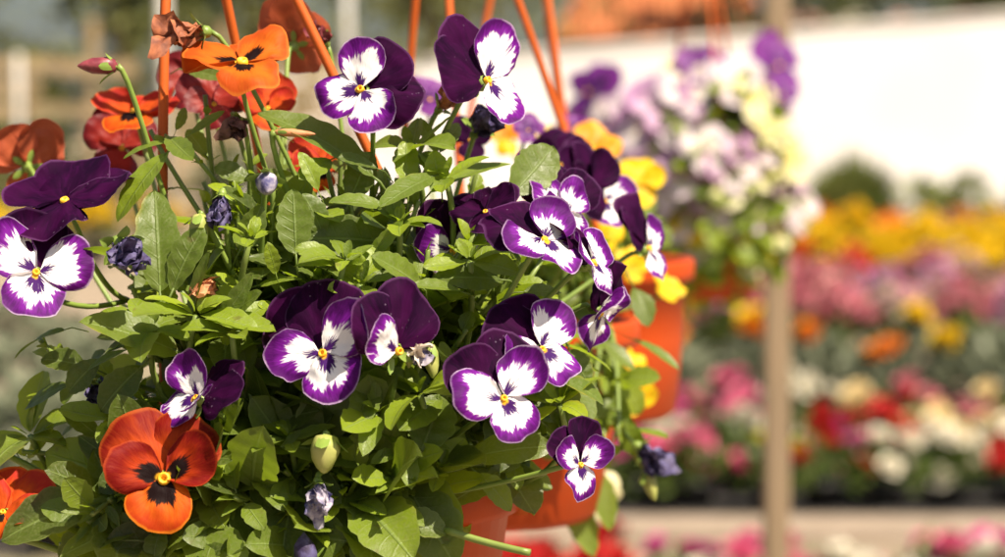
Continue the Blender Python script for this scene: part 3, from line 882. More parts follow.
# ---- purple and white flowers
FL = [
    # kind, u, v, d, radius px, facing, up, seed, extra
    ('pw', 323, 353, .872, 66, (-.28, .38, .9), 112, 1, dict(open_=-.1)),
    ('pw', 398, 350, .868, 60, (.62, .02, .75), 100, 2, dict(open_=.25, hide=(3, 4))),
    ('pw', 503, 398, .868, 56, (.32, .34, .88), 112, 3, dict()),
    ('pw', 541, 349, .884, 50, (.38, .42, .82), 116, 4, dict()),
    ('pw', 580, 464, .882, 39, (.66, .14, .72), 92, 5, dict()),
    ('pw', 543, 240, .885, 54, (.46, .72, .55), 128, 6, dict()),
    ('pw', 592, 262, .900, 48, (.80, .50, .30), 100, 7, dict()),
    ('pw', 362, 89, .915, 56, (-.22, .30, .9), 12, 8, dict()),
    ('pw', 486, 80, .935, 59, (.66, .34, .60), 152, 9, dict(hide=(2,))),
    ('pw', 452, 250, .935, 44, (.25, -.10, .9), 95, 10, dict()),
    ('pw', 648, 248, 1.05, 46, (.80, .30, .35), 135, 11, dict(hide=(2,))),
    ('pw', 600, 312, .935, 46, (.72, -.35, .35), 80, 12, dict()),
    ('pw', 36, 272, .895, 60, (.28, .40, .85), 78, 13, dict()),
    ('dark', 66, 202, .912, 70, (-.22, .80, .50), 92, 14, dict(open_=-.3)),
    ('pw', 198, 398, .876, 49, (-.58, .50, .55), 24, 15, dict(open_=.5)),
    ('dark', 562, 205, .975, 52, (.60, .35, .5), 95, 17, dict()),
    ('pp', 566, 212, .955, 40, (.65, .45, .5), 110, 18, dict()),
    ('dark', 486, 212, .925, 40, (-.35, .55, .6), 110, 19, dict()),
]
for (kd, u, v, d, rp, n, up, sdn, ex) in FL:
    flower(WP, at(128, 300, .95) if sdn in (13, 14) else rt1(sdn), kd, u, v, d, rp, n, up, sdn, nres=14, **ex)
# ---- orange flowers
FO = [
    ('orange', 164, 478, .868, 67, (.06, .26, 1), 96, 31, dict()),
    ('bright', 242, 64, .925, 60, (.02, .86, .50), 100, 32, dict()),
    ('redorange', 134, 112, 1.02, 46, (-.15, .75, .45), 90, 33, dict()),
    ('peach', 26, 166, 1.04, 44, (-.4, .2, -.8), 95, 34, dict()),
    ('red', 122, 148, 1.05, 40, (.2, .2, .8), 80, 35, dict()),
    ('redorange', 4, 512, .905, 44, (-.2, .55, .75), 70, 36, dict()),
    ('red', 214, 104, 1.0, 34, (.1, .3, .9), 95, 37, dict()),
    ('peach', 296, 44, 1.03, 40, (.3, .4, -.8), 100, 38, dict()),
    ('redorange', 268, 108, 1.0, 32, (.1, .5, .8), 90, 39, dict()),
    ('redorange', 322, 168, .985, 32, (.2, .3, .9), 90, 40, dict()),
    ('red', 190, 86, 1.06, 34, (0, .4, .9), 90, 41, dict()),
]
for (kd, u, v, d, rp, n, up, sdn, ex) in FO:
    flower(OP, rt1(sdn), kd, u, v, d, rp, n, up, sdn, nres=14, **ex)

# ---- shrivelled blooms, buds and pods
wilted(WP, rt1(51), 120, 245, .885, 40, (.35, -.35, .6), WILT, 51, label='shrivelled dark indigo bloom')
wilted(WP, rt1(52), 408, 348, .880, 24, (.6, -.3, .6), WILTL, 52, label='shrivelled cream and blue bloom', petmat2=WILTB)
wilted(WP, rt1(53), 222, 196, .905, 22, (-.05, -1, .25), WILT, 53, label='drooping shrivelled blue bloom')
wilted(WP, rt1(54), 478, 128, .990, 30, (.2, .3, .6), WILT, 54)
wilted(WP, rt1(55), 318, 484, .873, 24, (.1, -.8, .5), WILTB, 55, label='shrivelled blue bloom hanging under a seed pod')
wilted(WP, rt1(56), 100, 385, .93, 24, (-.1, -.6, .7), WILT, 56)
wilted(OP, rt1(57), 202, 32, .935, 32, (-.65, -.1, .3), WILTO, 57, label='shrivelled brown red bloom')
wilted(OP, rt1(58), 240, 122, .925, 22, (-.2, -.4, .8), WILTD, 58, label='shrivelled dark brown bloom')
wilted(OP, rt1(59), 212, 282, .900, 24, (-.3, -.5, .7), WILTP, 59, label='faded peach bloom folded shut')
wilted(WP, rt1(60), 440, 108, .955, 22, (.5, .6, .3), WILTP, 60)
wilted(OP, rt1(62), 325, 42, .985, 20, (-.3, .4, .5), BUDM, 62)
bud(OP, rt1(63), 116, 66, .925, 38, 18, (-1, 0, .15), BUDM, 63, label='closed maroon bud on a long stalk')
bud(WP, rt1(64), 266, 176, .905, 24, 22, (.15, -.8, .7), WILTB, 64, label='rolled blue and white bud')
bud(WP, rt1(65), 326, 436, .870, 38, 30, (-.05, -1, .2), POD, 65, label='swollen yellow green seed pod')
bud(WP, rt1(66), 306, 566, .875, 34, 24, (-.05, 1, .1), WILT, 66, label='dark violet bud at the bottom edge')
bud(OP, rt1(67), 276, 132, .92, 40, 9, (1, -.05, 0), WILTP, 67)
bud(WP, rt1(68), 430, 345, .885, 34, 16, (.1, -1, .2), POD, 68)
bud(WP, rt1(69), 412, 335, .885, 34, 16, (-.1, -1, .2), POD, 69)
bud(OP, rt1(70), 200, 215, .905, 34, 20, (0, -1, .2), POD, 70)

# ================================================================== the plants in the pots behind
def mound(label, root, hd, wpx, hpx, uc, vc, nshoot, tint, seed, size=0.022, flowers=(), cat='plant', low=True, dep=0.06):
    th = thing('viola_plant', root, label, cat)
    fb, sb = MB(), MB(); r = random.Random(seed)
    for k in range(nshoot):
        a = r.uniform(0, 6.3); q = math.sqrt(r.random())
        u, v = uc + wpx * q * math.cos(a), vc + hpx * q * math.sin(a)
        d = hd - dep * math.sqrt(1 - q * q) * r.uniform(-0.9, 1.0)
        shoot(fb, sb, root + Vector((r.uniform(-.04, .04), r.uniform(-.04, .04), 0)), at(u, v, d), r.randint(6, 8), size * r.uniform(.8, 1.2), tint + r.uniform(-.2, .2), r, low)
    f = fb.obj('foliage', LEAF, th); f['kind'] = 'stuff'
    sb.obj('stems', STEM, th)
    for i, (kd, u, v, d, rp, n, up) in enumerate(flowers):
        flower(th, root + Vector((r.uniform(-.03, .03), r.uniform(-.03, .03), 0)), kd, u, v, d, rp, n, up, seed * 100 + i, nres=8)
    return th


mound('purple and white viola plant in the second pot, mostly hidden', soil2, 1.22, 120, 80, 510, 290, 26, 0.35, 21, 0.022, [
    ('dark', 590, 186, 1.10, 44, (.7, .3, .4), 100), ('pw', 592, 178, 1.13, 40, (.7, .3, .5), 95), ('pw', 604, 200, 1.12, 34, (.5, .4, .7), 95),
    ('violet', 528, 130, 1.2, 17, (.2, .4, .8), 90), ('dark', 470, 140, 1.1, 26, (.2, .3, .8), 90), ('dark', 560, 165, 1.15, 34, (.1, .3, .9), 80), ('violet', 430, 100, 1.25, 26, (.1, .6, .7), 90)])
Y2 = [o for o in bpy.data.objects if o.get('label', '').startswith('purple and white viola plant in the second')][0]
wilted(Y2, soil2 + Vector((.05, -.03, 0)), 640, 448, 1.13, 26, (.75, -.55, .3), WILT, 61, label='wilted violet bloom hanging out at the right side')
bud(Y2, soil2 + Vector((.05, -.03, 0)), 646, 472, 1.13, 30, 14, (.3, -1, .2), POD, 71)
fb2, sb2 = MB(), MB(); r = random.Random(77)
for (u, v) in ((598, 420), (618, 436), (604, 452), (585, 425), (545, 440), (622, 450)):
    shoot(fb2, sb2, soil2 + Vector((.055, -.05, .006)), at(u, v, 1.14 + r.uniform(-.02, .02)), 6, .020, r.uniform(.3, .8), r)
fb2.obj('trailing_foliage', LEAF, Y2)['kind'] = 'stuff'
sb2.obj('trailing_stems', STEM, Y2)
mound('yellow flowering viola plant in the third pot, blurred behind the purple flowers', soil3, 1.43, 95, 60, 575, 235, 24, 0.55, 22, 0.022, [
    ('amber', 507, 138, 1.38, 22, (.1, .3, .9), 90), ('amber', 592, 146, 1.34, 28, (.2, .55, .8), 60), ('yellow', 552, 140, 1.42, 18, (-.2, .5, .8), 90), ('yellow', 640, 184, 1.36, 27, (.15, .3, .9), 90),
    ('yellow', 622, 372, 1.28, 25, (.3, .25, .9), 60), ('yellow', 634, 396, 1.28, 22, (.4, -.1, .9), 60), ('yellow', 577, 488, 1.33, 22, (.1, .2, .9), 90), ('yellow', 606, 236, 1.32, 22, (.4, .2, .8), 80),
    ('yellow', 632, 268, 1.34, 20, (.3, .2, .9), 90), ('yellow', 668, 290, 1.36, 20, (.4, .6, .6), 60), ('violet', 574, 130, 1.42, 18, (.1, .4, .9), 90), ('yellow', 600, 384, 1.34, 22, (-.3, .2, .9), 60), ('cream', 600, 500, 1.33, 24, (.2, .1, .9), 90)])
# a trailing green shoot of the third plant across its pot
m4 = []
r = random.Random(90)
pal = ['lilac', 'lilac', 'white', 'lilacy', 'cream', 'white', 'lilac']
for (kd, u, v) in (('cream', 684, 74), ('yellow', 760, 242), ('cream', 776, 226), ('yellow', 722, 262), ('lilac', 690, 246), ('white', 756, 214), ('cream', 706, 232), ('lilac', 672, 222), ('lilac', 602, 152), ('white', 614, 172), ('lilac', 588, 128), ('white', 640, 190), ('lilac', 622, 190), ('lilac', 640, 128), ('lilac', 625, 148), ('white', 668, 190), ('lilac', 728, 172), ('white', 704, 150), ('lilac', 714, 205), ('white', 735, 84), ('cream', 790, 160), ('lilac', 650, 165), ('white', 632, 112), ('lilac', 762, 148), ('cream', 752, 100), ('violet', 778, 66), ('violet', 780, 96), ('violet', 700, 70), ('lilac', 660, 108), ('lilac', 675, 125), ('white', 612, 118), ('violet', 588, 92), ('lilac', 745, 158),
                   ('lilac', 680, 178), ('lilac', 655, 200), ('cream', 770, 130), ('lilac', 785, 196), ('white', 796, 210), ('lilac', 738, 218), ('yellow', 692, 226), ('yellow', 748, 236),
                   ('cream', 765, 175), ('cream', 745, 255), ('yellow', 738, 262), ('violet', 620, 205), ('white', 690, 95), ('cream', 728, 185)):
    q = math.hypot((u - 705) / 100, (v - 165) / 110)
    m4.append((kd, u, v, 2.50 - 0.09 * math.sqrt(max(0, 1.1 - q)), r.uniform(24, 32) * (1.15 if u < 665 else 1), (0.7 * (u - 705) / 100 + .1, 0.35 - 0.2 * (v - 165) / 110, 0.75), 90 + r.uniform(-25, 25)))
mound('pale viola plant with lilac, cream and white flowers in the farthest hanging pot', soil4, 2.49, 92, 120, 706, 180, 210, 0.60, 23, 0.036, m4, dep=0.09)
# leaves of the third plant hanging in front of its pot
tl = [o for o in bpy.data.objects if o.name.startswith('viola_plant')]
y3 = [o for o in tl if 'third pot' in o['label']][0]
for i, (b0, t0, wd, ti, nv) in enumerate((((630, 338), (682, 362), 15, .45, (.1, .9, .4)), ((600, 340), (637, 366), 18, .4, (.1, .8, .5)), ((634, 288), (650, 324), 24, .3, (.3, .2, .9)), ((560, 480), (598, 556), 34, .5, (.2, .3, .9)), ((598, 470), (612, 530), 26, .55, (.2, .3, .9)))):
    lv = leaf_shape(at(b0[0], b0[1], 1.12 if i < 3 else 1.25), at(t0[0], t0[1], 1.11 if i < 3 else 1.24), wd * 1.12 * PX, cv(*nv), .15, .2, 0.03, random.Random(i), 10, 7)
    MB().add(lv[0], lv[1], lv[2], ti).obj('leaf', LEAF, y3)

# ================================================================== post
WOOD = None


def mat_wood(name, c1, c2, c3, axis='z'):
    g = NT(name)
    sp = g.n('SeparateXYZ'); g.link(g.obj(), sp.inputs[0])
    x, y, z = sp.outputs
    if axis == 'z': vec = g.xyz(g.math('MULTIPLY', x, 40.0), g.math('MULTIPLY', y, 40.0), g.math('MULTIPLY', z, 2.5))
    else: vec = g.xyz(g.math('MULTIPLY', x, 1.5), g.math('MULTIPLY', y, 14.0), g.math('MULTIPLY', z, 14.0))
    nz = g.noise(vec, 1.0, 4.0, 0.6)
    lo = g.noise(g.obj(), 3.0, 3.0)
    c = g.mix(g.smooth(nz, 0.3, 0.7), c1, c2)
    c = g.mix(g.smooth(lo, 0.45, 0.75, 0.0, 0.6), c, c3)
    return g.bsdf(c, 0.75, 0.3, g.bump(nz, 0.5, 0.002))


WOODP = mat_wood('weathered_pine', (0.21, 0.15, 0.09), (0.29, 0.21, 0.13), (0.17, 0.13, 0.085))
WOODF = mat_wood('weathered_fence_wood', (0.20, 0.140, 0.075), (0.31, 0.225, 0.125), (0.10, 0.085, 0.045), 'x')
pb = MB()
s = 0.0165
prof = []
for (x, y) in ((-1, -.8), (-.8, -1), (.8, -1), (1, -.8), (1, .8), (.8, 1), (-.8, 1), (-1, .8)):
    prof.append((x * s, y * s))
n = len(prof)
ys = [0, 0.3, 0.7, 1.1, 1.42]
V = []; F = []
for i, z in enumerate(ys):
    for (x, y) in prof: V.append((post_p.x + x + 0.003 * math.sin(z * 3), post_p.y + y, z))
for i in range(len(ys) - 1):
    for k in range(n): F.append((i * n + k, i * n + (k + 1) % n, (i + 1) * n + (k + 1) % n, (i + 1) * n + k))
F.append(tuple((len(ys) - 1) * n + k for k in range(n)))
pth = thing('wooden_post', (post_p.x, post_p.y, 0), 'slim upright pale wooden post that holds the pot wire, in front of the flower rows', 'post')
MB().add(V, F).obj('post_shaft', WOODP, pth, smooth=False)
cvx, cfx = box(post_p.x, post_p.y - 0.0, 1.43, 0.058, 0.058, 0.016)
MB().add(cvx, cfx).obj('post_cap', WOODP, pth, smooth=False)

exec_rows = True
# ================================================================== ground
def mat_ground():
    g = NT('nursery_gravel')
    p = g.pos()
    a = g.noise(p, 0.9, 4.0, 0.6); b = g.noise(p, 14.0, 3.0, 0.6); c3 = g.noise(p, 90.0, 2.0)
    c = g.mix(g.smooth(b, 0.35, 0.7), (0.22, 0.165, 0.11), (0.36, 0.285, 0.21))
    c = g.mix(g.smooth(a, 0.5, 0.68, 0.0, 0.75), c, (0.10, 0.115, 0.04))
    c = g.mix(g.smooth(c3, 0.45, 0.75, 0.0, 0.5), c, (0.44, 0.37, 0.29))
    return g.bsdf(c, 0.9, 0.2, g.bump(c3, 0.8, 0.02))


V = []; F = []
NG = 40
for i in range(NG + 1):
    for j in range(NG + 1):
        x = -300 + 600 * j / NG; y = -60 + 660 * i / NG
        V.append((x, y, 0))
MB().add(V, grid_faces(NG + 1, NG + 1)).obj('ground', mat_ground())
bpy.data.objects['ground']['kind'] = 'structure'
SLAB = mat_simple('pale_concrete', (0.20, 0.155, 0.11), (0.28, 0.22, 0.165), 9.0, 0.85, 0, 0.2, 0.4, 0.005)
tvx, tfx = box(2.0, 6.74, 0.010, 9.0, 0.36, 0.02)
MB().add(tvx, tfx).obj('path', SLAB, smooth=False)
bpy.data.objects['path']['kind'] = 'structure'
tag(MB().add(*[q for q in [[(-2.5, 6.95, .004), (7, 6.95, .004), (7, 10.3, .004), (-2.5, 10.3, .004)], [(0, 1, 2, 3)]]]).obj('ground_cloth', mat_simple('black_weed_cloth', (0.014, 0.014, 0.014), (0.035, 0.03, 0.026), 6.0, 0.8), smooth=False), kind='structure')

# ================================================================== potted flowers in rows
FOLM = {}


def fol_mat(name, c1, c2):
    return mat_simple(name, c1, c2, 30.0, 0.55, 0.25, 0.4, tint=True)


FG = fol_mat('bedding_leaf_green', (0.030, 0.060, 0.014), (0.15, 0.20, 0.035))
FS = fol_mat('bedding_leaf_silver', (0.085, 0.10, 0.055), (0.25, 0.27, 0.17))
FD = fol_mat('hedge_leaf_dark', (0.026, 0.044, 0.012), (0.10, 0.12, 0.030))
FLT = fol_mat('tree_leaf_olive', (0.055, 0.07, 0.018), (0.20, 0.20, 0.05))


def fl_mat(name, c1, c2): return mat_simple('blossom_' + name, c1, c2, 40.0, 0.55, 0.25, 0.3, tint=True)


BM = {
    'red': fl_mat('red', (0.42, 0.012, 0.012), (0.62, 0.03, 0.025)), 'white': fl_mat('white', (0.66, 0.60, 0.46), (0.80, 0.76, 0.64)), 'pink': fl_mat('pink', (0.60, 0.10, 0.22), (0.74, 0.22, 0.34)),
    'magenta': fl_mat('magenta', (0.55, 0.03, 0.24), (0.70, 0.10, 0.36)), 'cream': fl_mat('cream', (0.74, 0.56, 0.26), (0.80, 0.68, 0.40)), 'purple': fl_mat('purple', (0.06, 0.015, 0.12), (0.14, 0.03, 0.22)), 'yellow': fl_mat('yellow', (0.72, 0.48, 0.008), (0.76, 0.56, 0.012)),
    'orange': fl_mat('orange', (0.72, 0.20, 0.015), (0.80, 0.30, 0.02)), 'rose': fl_mat('rose', (0.50, 0.13, 0.17), (0.66, 0.27, 0.30)), 'blush': fl_mat('blush', (0.68, 0.42, 0.36), (0.74, 0.54, 0.48)), 'lilac': fl_mat('lilac', (0.48, 0.20, 0.38), (0.60, 0.34, 0.48)), 'rust': fl_mat('rust', (0.50, 0.13, 0.03), (0.62, 0.24, 0.06)), 'lime': fl_mat('lime', (0.55, 0.50, 0.03), (0.66, 0.60, 0.06)),
}


def leafball(mb, c, rx, rz, n, size, r, mi=0, up=0.35):
    for k in range(n):
        a = r.uniform(0, 6.3); z = r.uniform(-0.35, 1); q = math.sqrt(max(0, 1 - z * z)) * r.uniform(0.45, 1.0)
        o = Vector((q * math.cos(a) * rx, q * math.sin(a) * rx, z * rz * r.uniform(0.6, 1)))
        dr = (Vector((o.x / rx, o.y / rx, o.z / rz * 0.6 + up)) + Vector((r.uniform(-.6, .6), r.uniform(-.6, .6), r.uniform(-.4, .4)))).normalized()
        nn = Vector((r.uniform(-.7, .7), r.uniform(-.7, .7), 1))
        s = dr.cross(nn).normalized() * size * r.uniform(0.25, 0.4)
        L = size * r.uniform(0.7, 1.3); p = Vector(c) + o; h = nn.normalized() * size * 0.12
        V = [p, p + dr * L * .5 + s - h, p + dr * L, p + dr * L * .5 - s - h, p + dr * L * .5]
        mb.add(V, [(0, 1, 4), (1, 2, 4), (2, 3, 4), (3, 0, 4)], None, r.random(), mi)


def headmesh(mb, c, rad, nrm, r, rings=((0.35, 5, 75), (0.7, 8, 50), (1.0, 10, 18)), mi=0):
    "double bloom: rings of cupped petals round a domed centre"
    q = nrm.to_track_quat('Z', 'Y')
    for (rr, n, el) in rings:
        for k in range(n):
            a = 2 * math.pi * k / n + rr * 9 + r.uniform(-.2, .2)
            e = R(el + r.uniform(-12, 12))
            dr = Vector((math.cos(a) * math.cos(e), math.sin(a) * math.cos(e), math.sin(e)))
            sd_ = Vector((-math.sin(a), math.cos(a), 0))
            L = rad * (0.55 + 0.45 * rr) * r.uniform(0.85, 1.1); wd = rad * 0.36
            b = Vector((0, 0, -rad * 0.15 * rr))
            V = [b + sd_ * wd * .3, b - sd_ * wd * .3, b + dr * L * .6 - sd_ * wd + Vector((0, 0, rad * .06)), b + dr * L - sd_ * wd * .5 + Vector((0, 0, rad * .12)), b + dr * L + sd_ * wd * .5 + Vector((0, 0, rad * .12)), b + dr * L * .6 + sd_ * wd + Vector((0, 0, rad * .06))]
            V = [Vector(c) + q @ p for p in V]
            mb.add(V, [(0, 1, 2, 5), (5, 2, 3, 4)], None, r.random(), mi)


PROTO = {}


def potted(kind, col, seed):
    "mesh set of one potted flower: pot, foliage and its heads (shared by copies)"
    key = (kind, col, seed)
    if key in PROTO: return PROTO[key]
    r = random.Random(hash(kind) % 1 + seed * 31 + len(col) * 7)
    out = []
    pr, ph = 0.062, (0.075 if kind == 'ranunculus' else 0.115)
    V, F, UV = lathe([(0.001, 0.0), (pr * .72, 0.0), (pr * .97, ph - .012), (pr * 1.05, ph - .010), (pr * 1.05, ph), (pr * .95, ph), (pr * .92, ph - .012), (0.001, ph - .014)], 16)
    out.append(('pot_body', MB().add(V, F, UV).mesh('pot_body', POTK)))
    fb = MB()
    if kind == 'ranunculus':
        leafball(fb, (0, 0, ph + .01), .10, .09, 90, .055, r)
        out.append(('foliage', fb.mesh('foliage', FG)))
        nh = r.randint(3, 5)
        for k in range(nh):
            a = 2.4 * k + seed; q = 0.03 + 0.085 * (k / max(1, nh - 1))
            hp = Vector((q * math.cos(a), q * math.sin(a), ph + (r.uniform(.09, .14) if k < 2 else r.uniform(.0, .10))))
            hb = MB(); headmesh(hb, hp, r.uniform(.042, .054), (Vector((hp.x * 6, hp.y * 6, 0)) + Vector((0, -.35, .8))).normalized(), r)
            tv, tf, tu = tube([Vector((hp.x * .2, hp.y * .2, ph)), hp * .7 + Vector((0, 0, .01)), hp], .003, 5); hb.add(tv, tf, tu, 0.5, 1)
            out.append(('flower_head', hb.mesh('flower_head', [BM[col], FG])))
    elif kind == 'marigold':
        leafball(fb, (0, 0, ph + .01), .11, .10, 110, .06, r)
        out.append(('foliage', fb.mesh('foliage', FS)))
        nh = 0 if col == 'green' else r.randint(2, 3)
        for k in range(nh):
            a = 2.4 * k + seed; q = 0.06 * k / 3
            hp = Vector((q * math.cos(a), q * math.sin(a), ph + r.uniform(.13, .19)))
            hb = MB(); headmesh(hb, hp, r.uniform(.044, .056), Vector((r.uniform(-.3, .3), -.5, .8)).normalized(), r)
            tv, tf, tu = tube([Vector((hp.x * .2, hp.y * .2, ph)), hp], .003, 5); hb.add(tv, tf, tu, 0.5, 1)
            out.append(('flower_head', hb.mesh('flower_head', [BM[col], FS])))
    elif kind == 'spray':
        leafball(fb, (0, 0, ph + .02), .12, .13, 100, .055, r)
        out.append(('foliage', fb.mesh('foliage', FG)))
        hb = MB()
        for k in range(38 if col in ('yellow', 'orange', 'rust') else 21):
            a = r.uniform(0, 6.3); q = .125 * math.sqrt(r.random())
            hp = Vector((q * math.cos(a), q * math.sin(a), ph + .10 + .10 * (1 - q / .13) + r.uniform(-.03, .05)))
            headmesh(hb, hp, r.uniform(.026, .042), Vector((r.uniform(-.5, .5), -.5 + r.uniform(-.4, .4), .7)).normalized(), r, ((0.5, 4, 60), (1.0, 6, 20)))
        out.append(('blossom', hb.mesh('blossom', [BM[col]])))
    PROTO[key] = out
    return out


def place(kind, col, seed, x, y, rz, sc, label, cat='potted plant', group=None):
    t = thing('potted_flower', (x, y, 0.006), label, cat, group, rz)
    t.scale = (sc, sc, sc)
    for nm, me in potted(kind, col, seed):
        put(nm, me, t)
    return t


r = random.Random(44)
NAMES = {'red': 'red', 'white': 'white', 'pink': 'pink', 'magenta': 'magenta', 'cream': 'cream', 'purple': 'purple', 'yellow': 'yellow', 'orange': 'orange', 'rose': 'rose', 'blush': 'blush', 'lilac': 'lilac', 'rust': 'rusty', 'lime': 'lime', 'green': 'silvery green'}
ORD = ['first', 'second', 'third', 'fourth', 'fifth', 'sixth', 'seventh', 'eighth', 'ninth', 'tenth', 'eleventh', 'twelfth', 'thirteenth', 'fourteenth', 'fifteenth', 'sixteenth']


def row(kind, d, u0, u1, step, cols, rowname, group, jit=0.25, sc=1.0, pick=None):
    x0, x1 = gx(u0, d), gx(u1, d)
    n = int((x1 - x0) / step)
    made = []
    for i in range(n + 1):
        x = x0 + step * i + r.uniform(-jit, jit) * step
        y = d + r.uniform(-jit, jit) * step
        col = r.choice(cols)
        uu = 502.5 + x / y * FPX
        if pick:
            best = [c for (ua, ub, c) in pick if ua <= uu < ub]
            if best: col = r.choice(best[0])
        t = place(kind, col, r.randint(0, 2), x, y, r.uniform(0, 6.3), sc * r.uniform(.88, 1.14), '', group=group + ', ' + NAMES[col])
        made.append((uu, col, t))
    for side in (-1, 1):
        seen = {}
        for uu, col, t in sorted(made, key=lambda m: side * m[0]):
            if (uu - 777) * side <= 0: continue
            k = seen.get(col, 0); seen[col] = k + 1
            nm = NAMES[col]
            what = {'ranunculus': 'black pot of round %s blooms', 'spray': 'pot of many small %s blooms', 'marigold': 'silvery leaved pot with %s blooms'}[kind] % nm
            if col == 'green': what = 'silvery green pot plant without blooms'; nm = 'bloomless'
            t['label'] = '%s, %s, %s %s %s of post' % (what, rowname, ORD[k], nm, 'right' if side > 0 else 'left')


U0, U1 = 500, 1060
row('ranunculus', 5.38, 520, 1100, .19, ['red', 'pink', 'white', 'magenta'], 'back line before path', 'pots before the path, back line', sc=.98)
row('ranunculus', 5.0, 520, 1100, .18, ['white', 'magenta', 'red', 'white', 'pink'], 'front line before path', 'pots in front of the path', sc=1.0,
    pick=[(560, 620, ['red']), (620, 700, ['white']), (780, 830, ['pink']), (830, 870, ['white']), (870, 920, ['red']), (930, 1000, ['magenta'])])
B = [(600, 690, ['white', 'magenta', 'lilac', 'red']), (690, 740, ['pink', 'white', 'pink']), (740, 790, ['white', 'lime']), (790, 840, ['magenta', 'red', 'white']), (840, 910, ['white', 'pink', 'purple', 'red', 'red']), (910, 1010, ['white', 'cream', 'red'])]
row('ranunculus', 7.15, U0, U1, .20, ['white', 'red'], 'first row behind path', 'pots just behind the path', pick=B)
row('ranunculus', 7.45, U0, U1, .20, ['white', 'red'], 'second row behind path', 'second row behind the path', pick=B)
B2 = [(600, 700, ['magenta', 'rose', 'pink']), (700, 770, ['lilac', 'red', 'pink']), (770, 820, ['white', 'red']), (820, 1010, ['red', 'white', 'cream', 'red', 'rose'])]
row('ranunculus', 7.8, U0, U1, .21, ['white', 'red'], 'third row behind path', 'third row behind the path', pick=B2)
row('ranunculus', 8.2, U0, U1, .21, ['red', 'rose', 'white'], 'fourth row behind path', 'fourth row behind the path', pick=B2)
row('ranunculus', 8.7, U0, U1, .22, ['red', 'rose', 'white', 'cream'], 'fifth row behind path', 'fifth row behind the path', pick=B2)
row('marigold', 9.35, U0, U1, .25, ['yellow', 'orange', 'green', 'green'], 'silvery front line', 'silvery row, front line', sc=1.15)
row('marigold', 10.0, U0, U1, .26, ['yellow', 'yellow', 'orange', 'green'], 'silvery back line', 'silvery row, back line', sc=1.2)
for i, dd in enumerate((10.8, 11.5, 12.3, 13.2)):
    row('spray', dd, U0, U1, .26, ['rose', 'rose', 'blush', 'lilac', 'pink', 'rose'], 'pink band line %s' % ('one', 'two', 'three', 'four')[i], 'pink band', sc=1.2 + .04 * i)
for i, dd in enumerate((15.0, 16.0, 17.3, 18.8)):
    row('spray', dd, U0, U1, .28, ['yellow', 'yellow', 'yellow', 'yellow', 'yellow', 'orange'] if i else ['yellow', 'yellow', 'orange', 'yellow', 'red', 'yellow'], 'yellow band line %s' % ('one', 'two', 'three', 'four')[i], 'yellow band', sc=1.2 + .08 * i)
row('spray', 21.5, U0, U1, .32, ['rust', 'rust', 'orange', 'blush'], 'rusty band below wall', 'rusty band', sc=1.2)
# on the left, seen in the gap between the leaves
for (u, v, kd, c) in ((5, 330, 'marigold', 'green'), (70, 395, 'marigold', 'green'), (95, 440, 'marigold', 'green'), (40, 300, 'marigold', 'green'), (12, 440, 'marigold', 'green'), (50, 500, 'marigold', 'green'), (60, 350, 'marigold', 'green'), (20, 380, 'marigold', 'green'), (90, 370, 'marigold', 'green'), (40, 420, 'marigold', 'green')):
    d = 1.0 * FPX / (v - 130)
    place(kd, c, 1, gx(u, d), d, 1.0, 1.3, 'silvery green leafy pot plant on the gravel at far left', group='pot plants on the left gravel')
for i, u in enumerate((-20, 40, 95, 150)):
    place('spray', 'yellow', 1, gx(u, 20), 20 + (i % 2) * .5, i, 1.7, 'pot plant with small golden yellow blooms at far left below the slat fence', group='yellow pots below the slat fence')

# ================================================================== white wall, shrubs, house, fence, trees
WALLM = mat_simple('white_painted_wall', (0.70, 0.68, 0.66), (0.80, 0.78, 0.76), 0.5, 0.85, 0, 0.2, 0.1, 0.01)
wl, wr = Vector((gx(215, 36), 36.0, 0)), Vector((gx(1130, 36), 35.2, 0))
dirw = (wr - wl).normalized(); nrmw = Vector((dirw.y, -dirw.x, 0))
L = (wr - wl).length
wt = thing('white_wall', wl, 'long plain white wall behind the flower rows', 'wall')
q = Matrix.Translation(wl) @ Matrix(((dirw.x, nrmw.x, 0, 0), (dirw.y, nrmw.y, 0, 0), (0, 0, 1, 0), (0, 0, 0, 1)))
bvx, bfx = box(L / 2, 0, 1.27, L, .24, 2.54)
HT = lambda x: 1.92 + 1.08 * x / L
bvx = [(p[0], p[1], HT(p[0]) if p[2] > 1 else 0) for p in bvx]
MB().add(bvx, bfx, None, .5, 0, q).obj('wall_face', WALLM, wt, smooth=False)
bvx, bfx = box(L / 2, 0, .0, L + .06, .32, .07)
bvx = [(p[0], p[1], HT(p[0]) + .037 + p[2]) for p in bvx]
MB().add(bvx, bfx, None, .5, 0, q).obj('wall_coping', mat_simple('coping_stone', (0.60, 0.56, 0.50), (0.70, 0.66, 0.60), 3.0, .85), wt, smooth=False)


